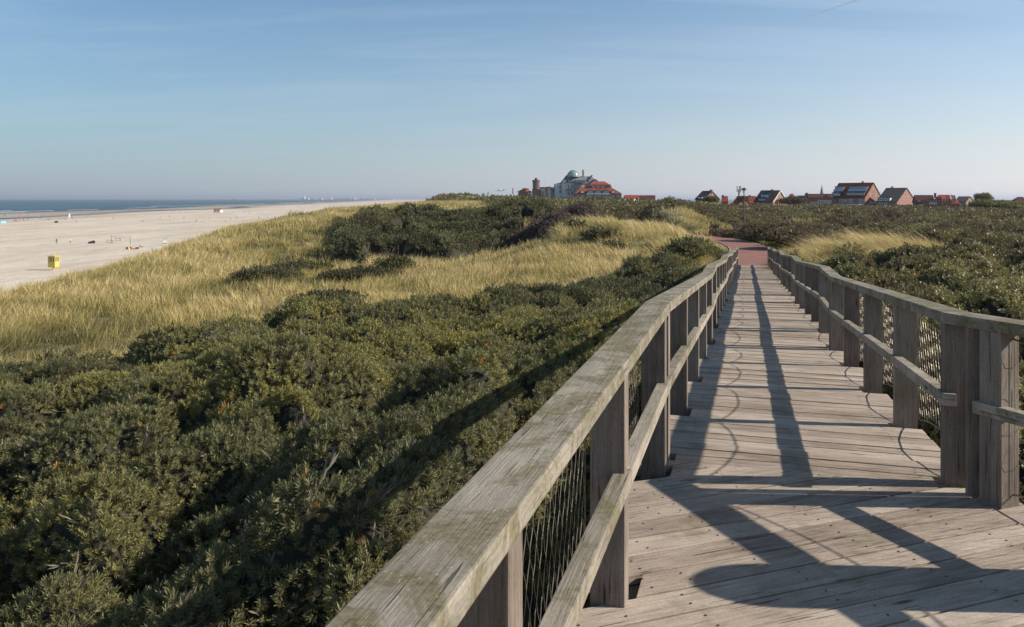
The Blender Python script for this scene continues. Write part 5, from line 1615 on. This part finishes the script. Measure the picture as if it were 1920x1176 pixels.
for nme, c in (('navy', (.03, .04, .09)), ('maroon', (.25, .04, .04)), ('jeans', (.08, .12, .22)), ('shirt', (.70, .70, .68)), ('khaki', (.30, .24, .15)), ('rose', (.6, .2, .18))):
    M[nme] = mat_simple(nme + '_cloth', c, .8)
PM = {('stand', 0): person_mesh('stand', ['navy', 'jeans', 'skin']), ('stand', 1): person_mesh('stand', ['maroon', 'black', 'skin']), ('walk', 0): person_mesh('walk', ['shirt', 'jeans', 'skin']),
      ('walk', 1): person_mesh('walk', ['black', 'khaki', 'skin']), ('sit', 0): person_mesh('sit', ['rose', 'black', 'skin']), ('sit', 1): person_mesh('sit', ['black', 'jeans', 'skin'])}
TXT = {('stand', 0): 'tiny standing person in dark blue on the distant sand', ('stand', 1): 'tiny standing person in dark red on the distant sand', ('walk', 0): 'tiny walking person in a pale top on the distant sand',
       ('walk', 1): 'tiny walking person in black and khaki on the distant sand', ('sit', 0): 'tiny seated person in rose on the distant sand', ('sit', 1): 'tiny seated person in black on the distant sand'}
GRP = {'stand': 'people standing on the beach', 'walk': 'people walking on the beach', 'sit': 'people sitting on the beach'}
def person(px, py, pose, v=0, label=None, group=True, rz=None):
    o = bpy.data.objects.new('person', PM[(pose, v)]); COL.objects.link(o)
    o.location = on_beach(px, py); o.rotation_euler = (0, 0, rng.uniform(0, 6.28) if rz is None else rz)
    tag(o, label or TXT[(pose, v)], 'person', (GRP[pose] + (' in dark clothes' if v else ' in light clothes')) if group else None)
    return o
ALLP = []
for i, (px, py) in enumerate([(7.8, 406.5), (10.2, 406.3), (6, 411), (8, 418), (27, 415.5), (43.7, 415), (52, 414.6), (51.5, 406.6), (68, 417.5), (82, 413), (80, 406), (134, 409.5), (136.7, 411.8), (142.7, 418), (160.5, 405.5), (165.5, 405),
                              (178.7, 397.8), (189.5, 397.4), (212.5, 412), (247.6, 397), (301, 407.3), (319, 414), (318, 408.5), (323.5, 397.2), (328, 397), (338.5, 397), (333, 391.8), (343, 391.6), (345, 411), (368, 417), (444, 410.5), (485, 411), (487.5, 411.2),
                              (502, 409), (436, 398.5), (458, 398), (467, 402.5), (456, 389.5), (482, 388.6), (490, 388.4), (500, 388), (520, 389), (532, 388), (576, 381.5)]):
    k = (i * 7 + i // 3) % 4
    ALLP.append((px, person(px, py, 'stand' if k < 2 else 'walk', k % 2), ('stand' if k < 2 else 'walk', k % 2)))
for i, (px, py) in enumerate([(47, 415.2), (76, 410.5), (88, 412.6), (90.5, 412.4), (93, 412.2), (121, 411.3), (124.5, 410.4), (161.5, 408.3), (265, 416.2), (269.5, 415.9), (392, 409.6), (422, 415.6), (431.5, 410.8)]):
    ALLP.append((px, person(px, py, 'sit', i % 2), ('sit', i % 2)))
ORD = ['first', 'second', 'third', 'fourth', 'fifth', 'sixth', 'seventh', 'eighth', 'ninth', 'tenth', 'eleventh', 'twelfth', 'thirteenth', 'fourteenth', 'fifteenth', 'sixteenth', 'seventeenth', 'eighteenth', 'nineteenth', 'twentieth', 'twenty-first', 'twenty-second', 'twenty-third']
DSC = {('stand', 0): 'standing, dark blue top', ('stand', 1): 'standing, dark red top', ('walk', 0): 'walking, pale top', ('walk', 1): 'walking, black top', ('sit', 0): 'sitting, rose top', ('sit', 1): 'sitting, black top'}
MARKS = [(-9, "in from the photo's left edge"), (37, 'to the right of the red pole'), (129, 'to the right of the white tower'), (240, 'beyond the volleyball net, going right'), (409, 'to the right of the kiosk')]
cnt = {}
for px, o, kd in sorted(ALLP, key=lambda a: a[0]):
    mk = [m for m in MARKS if m[0] <= px][-1]
    cnt[mk] = cnt.get(mk, 0) + 1
    o['label'] = 'tiny far figure, %s %s, %s' % (ORD[cnt[mk] - 1], mk[1], DSC[kd])
person(245, 468, 'sit', 1, 'seated person in black in the group of sunbathers near the dune foot', False, .4)
person(263, 464, 'sit', 0, 'seated person in rose at the right end of the sunbathers near the dune foot', False, 2.2)
person(132, 457.5, 'walk', 0, 'person in a pale top between the yellow cabin and the dark tent', False, 1.0)
person(106, 458, 'stand', 1, 'lone person standing straight behind the yellow cabin', False, .3)
def thing_at(px, py, name, label, cat, group=None, rz=0):
    return tag(empty(name, on_beach(px, py), rz), label, cat, group)
# yellow lifeguard cabin on a post
p = Vector(((100.5 - 960) / F * 150, 150, 0)); g0 = gz(p.x, p.y); k = 150 / F
zc0, zc1 = -(500.8 - 373) * k, -(480.2 - 373) * k
r_ = tag(empty('lifeguard_cabin', (p.x, p.y, g0), R(-3)), 'yellow lifeguard cabin raised on a single post above the dune grass', 'cabin')
z0, z1 = zc0 - g0, zc1 - g0
b = MB(); b.tube([(0, 0, -.5), (0, 0, z0 - .0)], [.17, .15], 10); prt(b, 'post', M['yellow'], r_)
hw = .68
zw = z0 + (z1 - z0) * .50; zt_ = z1 - .14
b = MB(); b.box((-hw, -hw, z0), (hw, hw, zw), 2); b.box((-hw, -hw, zt_), (hw, hw, z1 - .005), 2)
for sx2 in (-1, 1):
    for sy2 in (-1, 1):
        b.box((sx2 * hw - (.14 if sx2 > 0 else 0), sy2 * hw - (.14 if sy2 > 0 else 0), zw), (sx2 * hw + (.14 if sx2 < 0 else 0), sy2 * hw + (.14 if sy2 < 0 else 0), zt_), 2)
for q in (-.35, .12):
    for sgn in (-1, 1):
        b.box((sgn * hw - (.08 if sgn > 0 else 0), q, zw), (sgn * hw + (.08 if sgn < 0 else 0), q + .10, zt_), 2)
        b.box((q, sgn * hw - (.08 if sgn > 0 else 0), zw), (q + .10, sgn * hw + (.08 if sgn < 0 else 0), zt_), 2)
prt(b, 'cabin_wall', M['yellow'], r_)
b = MB(); b.box((-hw + .11, -hw + .11, zw), (hw - .11, hw - .11, zt_), 2); prt(b, 'window', M['glass'], r_)
b = MB(); b.box((-hw - .08, -hw - .08, z1), (hw + .08, hw + .08, z1 + .06), 2); prt(b, 'roof', M['yellow'], r_)
b = MB(); b.tube([(0, 0, z1 + .05), (0, 0, z1 + .5)], [.13, .11], 10); prt(b, 'vent_pipe', M['yellow'], r_)
# volleyball net
a, c = on_beach(209, 455.5), on_beach(244.3, 458.5)
r_ = tag(empty('volleyball_net', a), 'two tall posts with a thin volleyball net strung between them', 'net')
for q in (a, c):
    b = MB(); b.tube([q - a + Vector((0, 0, -.3)), q - a + Vector((0, 0, 2.4))], .06, 6); prt(b, 'post', M['darkmetal'], r_)
b = MB(); d = c - a
for h in (1.5, 1.75, 2.0, 2.3): b.tube([Vector((0, 0, h)), d + Vector((0, 0, h))], .012, 3)
for i in range(25): b.tube([d * (i / 24) + Vector((0, 0, 1.5)), d * (i / 24) + Vector((0, 0, 2.3))], .008, 3)
prt(b, 'net', M['darkmetal'], r_)
for (px, py, w, h, lb) in ((205.3, 455.4, 1.8, .85, 'small football goal frame left of the volleyball post'), (220.5, 451.8, 1.7, .8, 'small football goal frame behind the volleyball net')):
    r_ = thing_at(px, py, 'goal', lb, 'goal', 'small goals')
    b = MB(); b.tube([(-w / 2, 0, 0), (-w / 2, 0, h), (w / 2, 0, h), (w / 2, 0, 0)], .045, 5); b.tube([(-w / 2, 0, h), (-w / 2, .7, 0), (w / 2, .7, 0), (w / 2, 0, h)], .035, 5); prt(b, 'goal_frame', M['darkmetal'], r_)
    b = MB()
    for i in range(9): b.tube([(-w / 2 + w * i / 8, 0, h), (-w / 2 + w * i / 8, .7, 0)], .008, 3)
    prt(b, 'net', M['darkmetal'], r_)
# white wicker beach chair
r_ = thing_at(309.6, 458, 'beach_chair', 'white hooded wicker beach chair at the foot of the dune', 'beach chair', rz=R(25))
b = MB()
b.hexa([(-.6, -.45, .0), (-.6, -.45, .5), (-.6, .45, .5), (-.6, .45, 0), (.6, -.45, 0), (.6, -.45, .5), (.6, .45, .5), (.6, .45, 0)])
b.hexa([(-.6, .1, .5), (-.6, -.35, 1.65), (-.6, .35, 1.75), (-.6, .6, .5), (.6, .1, .5), (.6, -.35, 1.65), (.6, .35, 1.75), (.6, .6, .5)]); prt(b, 'basket', M['white'], r_)
b = MB(); b.box((-.5, -.48, .15), (-.05, -.455, .42)); b.box((.05, -.48, .15), (.5, -.455, .42)); prt(b, 'footrest', M['darkmetal'], r_)
b = MB(); b.hexa([(-.64, -.45, 1.66), (-.64, -.45, 1.74), (-.64, .4, 1.86), (-.64, .4, 1.78), (.64, -.45, 1.66), (.64, -.45, 1.74), (.64, .4, 1.86), (.64, .4, 1.78)]); prt(b, 'hood', M['bluepaint'], r_)
# dark tent and low shelters
def tent(px, py, name, label, mat, w, h):
    r_ = thing_at(px, py, name, label, 'tent', rz=rng.uniform(0, 3))
    b = MB(); pr = [(w / 2 * math.cos(t), h * math.sin(t)) for t in np.linspace(0, math.pi, 9)]
    for (x0_, z0_), (x1_, z1_) in zip(pr[:-1], pr[1:]):
        b.poly([(x0_, -w * .35, z0_), (x1_, -w * .35, z1_), (x1_ * .7, w * .4, z1_ * .55), (x0_ * .7, w * .4, z0_ * .55)])
    b.poly([(x_ * .7, w * .4, z_ * .55) for x_, z_ in pr])
    prt(b, 'canvas', M[mat], r_)
    b = MB(); b.tube([(x_ * 1.01, -w * .35, z_ * 1.01) for x_, z_ in pr], .03, 4); prt(b, 'hoop', M['darkmetal'], r_)
tent(171.6, 456.5, 'beach_tent', 'dark rounded tent lying alone on the open sand', 'black', 2.0, .9)
tent(3, 418.5, 'beach_tent', 'pale blue shelter at the left edge of the photo', 'bluepaint', 4.0, 1.6)
tent(105, 417.6, 'beach_tent', 'small dark shelter on the sand below the white lifeguard tower', 'black', 2.2, 1.0)
tent(256, 467.3, 'beach_tent', 'small grey blue shelter among the sunbathers', 'jeans', 1.1, .6)
for (px, py, mt, lb) in ((241.5, 468.3, 'yellow', 'yellow bag at the left end of the sunbathers'), (238.5, 467.5, 'black', 'black bag at the left end of the sunbathers')):
    r_ = on_beach(px, py); b = MB(); b.tube([(0, 0, 0), (0, 0, .3), (0, 0, .55), (0, 0, .62)], [.3, .33, .22, .08], 9)
    o = b.build('bag', M[mt], loc=r_); tag(o, lb, 'bag')
b = MB(); b.box((-.9, -.4, .0), (.9, .4, .05)); b.tube([(-.8, 0, .16), (-.3, 0, .2), (.2, 0, .17), (.8, 0, .12)], [.1, .17, .13, .06], 8)
o = b.build('beach_towel', M['rose'], loc=on_beach(250, 467.8), rz=.2); tag(o, 'rose towel roll and mat spread between the sunbathers', 'towel')
# white windbreak, red marker pole, lifeguard tower, kiosk
r_ = thing_at(30.3, 416, 'windbreak', 'small white windbreak left of the red pole', 'windbreak')
b = MB(); b.box((-.9, -.03, .1), (.9, .03, 1.4)); prt(b, 'cloth', M['white'], r_)
b = MB()
for x_ in (-.9, 0, .9): b.tube([(x_, .05, -.1), (x_, .05, 1.55)], .03, 4)
prt(b, 'stake', M['darkmetal'], r_)
q = on_beach(37, 415.6); b = MB(); b.tube([(0, 0, -.5), (0, 0, 14 * q.y / F)], [.16, .12], 8); o = b.build('marker_pole', M['redpaint'], loc=q); tag(o, 'tall red marker pole standing near the tide line', 'pole')
r_ = thing_at(129, 411.6, 'lifeguard_tower', 'white lifeguard tower near the tide line', 'tower'); kk = r_.location.y / F
b = MB()
for x_ in (-1, 1):
    for y_ in (-.7, .7): b.tube([(x_ * 1.0 * kk, y_, -.3), (x_ * .6 * kk, y_ * .7, 6 * kk)], .1, 5)
prt(b, 'leg', M['white'], r_)
b = MB(); b.box((-1.25 * kk, -.8, 4.5 * kk), (1.25 * kk, .8, 10 * kk), 2); hut = prt(b, 'hut', M['white'], r_)
b = MB(); b.box((-1.5 * kk, -1, 10 * kk), (1.5 * kk, 1, 10.5 * kk), 2); prt(b, 'roof', M['white'], r_)
b = MB(); b.box((-.8 * kk, -.84, 7.4 * kk), (.8 * kk, -.79, 9 * kk)); prt(b, 'window', M['darkglass'], hut)
r_ = thing_at(409, 399.4, 'beach_kiosk', 'white beach kiosk on stilts with red roof', 'kiosk'); kk = r_.location.y / F
b = MB(); b.box((-6.3 * kk, -3, .6), (6.3 * kk, 3, 6.2 * kk), 0); hut = prt(b, 'wall', M['white'], r_)
b = MB(); b.hexa([(-6.8 * kk, -3.6, 6.2 * kk), (-6.8 * kk, 0, 8.3 * kk), (-6.8 * kk, .2, 8.3 * kk), (-6.8 * kk, 3.6, 6.2 * kk), (6.8 * kk, -3.6, 6.2 * kk), (6.8 * kk, 0, 8.3 * kk), (6.8 * kk, .2, 8.3 * kk), (6.8 * kk, 3.6, 6.2 * kk)]); prt(b, 'roof', M['redtile'], r_)
for x_ in (-5, -3.4, .4, 2.2):
    b = MB(); b.box((x_ * kk, -3.1, 2.8 * kk), ((x_ + 1.1) * kk, -2.95, 5.2 * kk)); prt(b, 'window', M['darkglass'], hut)
b = MB()
for x_ in (-5.5, -2, 2, 5.5):
    for y_ in (-2.5, 2.5): b.tube([(x_ * kk, y_, -1), (x_ * kk, y_, .62)], .18, 5)
prt(b, 'stilt', M['darkmetal'], r_)
# orange ship far out
q = Vector(((440 - 960) / F * 7000, 7000, SEA_Z)); kk = 7000 / F
r_ = tag(empty('ship', q), 'small orange ship far out on the sea', 'ship')
b = MB(); b.hexa([(-3.4 * kk, -6, -1), (-3.8 * kk, -6, 1.1 * kk), (-3.8 * kk, 6, 1.1 * kk), (-3.4 * kk, 6, -1), (3.0 * kk, -6, -1), (3.8 * kk, -6, 1.3 * kk), (3.8 * kk, 6, 1.3 * kk), (3.0 * kk, 6, -1)]); prt(b, 'hull', M['orange'], r_)
b = MB(); b.box((-1.5 * kk, -4, 1.2 * kk), (.8 * kk, 4, 2.6 * kk)); b.box((-.5 * kk, -3, 2.6 * kk), (.3 * kk, 3, 3.5 * kk)); prt(b, 'deckhouse', M['orange'], r_)
# far coast
for i, (px, w, top) in enumerate([(566, 3, 369.5), (570.8, 1.1, 364.5), (577, 3, 370.0), (588, 9, 370.9), (600, 8, 370.8), (621, 2, 368.5), (632, 9, 370.4), (642, 7, 369.9), (652, 12, 369.9), (663, 5, 369.6), (679, 3.2, 369.2), (690, 26, 371.2), (723, 30, 371.3)]):
    Yc = 12000; kk = Yc / F
    b = MB(); b.box((-w / 2 * kk, -40, 0), (w / 2 * kk, 40, (375.5 - top) * kk * .7), 2); b.box((-w / 2 * kk - 8, -44, 0), (w / 2 * kk + 8, 44, (376 - top) * kk * .35), 2)
    o = b.build('distant_building', M['hazy'], loc=((px - 960) * kk, Yc, -(376 - 373) * kk * .8))
    if i == 1: tag(o, 'tall pale tower on the far coast', 'tower')
    else: tag(o, 'pale far coast building, %s' % ('just left of the tall tower' if i == 0 else ORD[i - 2] + ' to the right of the tall tower'), 'building', 'buildings on the far coast')
def haze(dens, col=(.80,.86,1.0), aniso=.3):
    x0, x1, y0, y1, z0, z1 = -37000, 36000, -1000, 37000, -40, 60
    me = bpy.data.meshes.new('haze')
    me.from_pydata([(x0,y0,z0),(x1,y0,z0),(x1,y1,z0),(x0,y1,z0),(x0,y0,z1),(x1,y0,z1),(x1,y1,z1),(x0,y1,z1)], [],
        [(0,3,2,1),(4,5,6,7),(0,1,5,4),(1,2,6,5),(2,3,7,6),(3,0,4,7)])
    m = bpy.data.materials.new('haze_air'); m.use_nodes = True; n = m.node_tree; n.nodes.clear()
    o_ = n.nodes.new('ShaderNodeOutputMaterial'); v = n.nodes.new('ShaderNodeVolumePrincipled')
    v.inputs['Color'].default_value = (*col, 1); v.inputs['Density'].default_value = dens; v.inputs['Anisotropy'].default_value = aniso
    n.links.new(v.outputs[0], o_.inputs['Volume'])
    me.materials.append(m)
    o = bpy.data.objects.new('haze', me); COL.objects.link(o)
    tag(o, kind='stuff')
    return o
haze(HAZE)
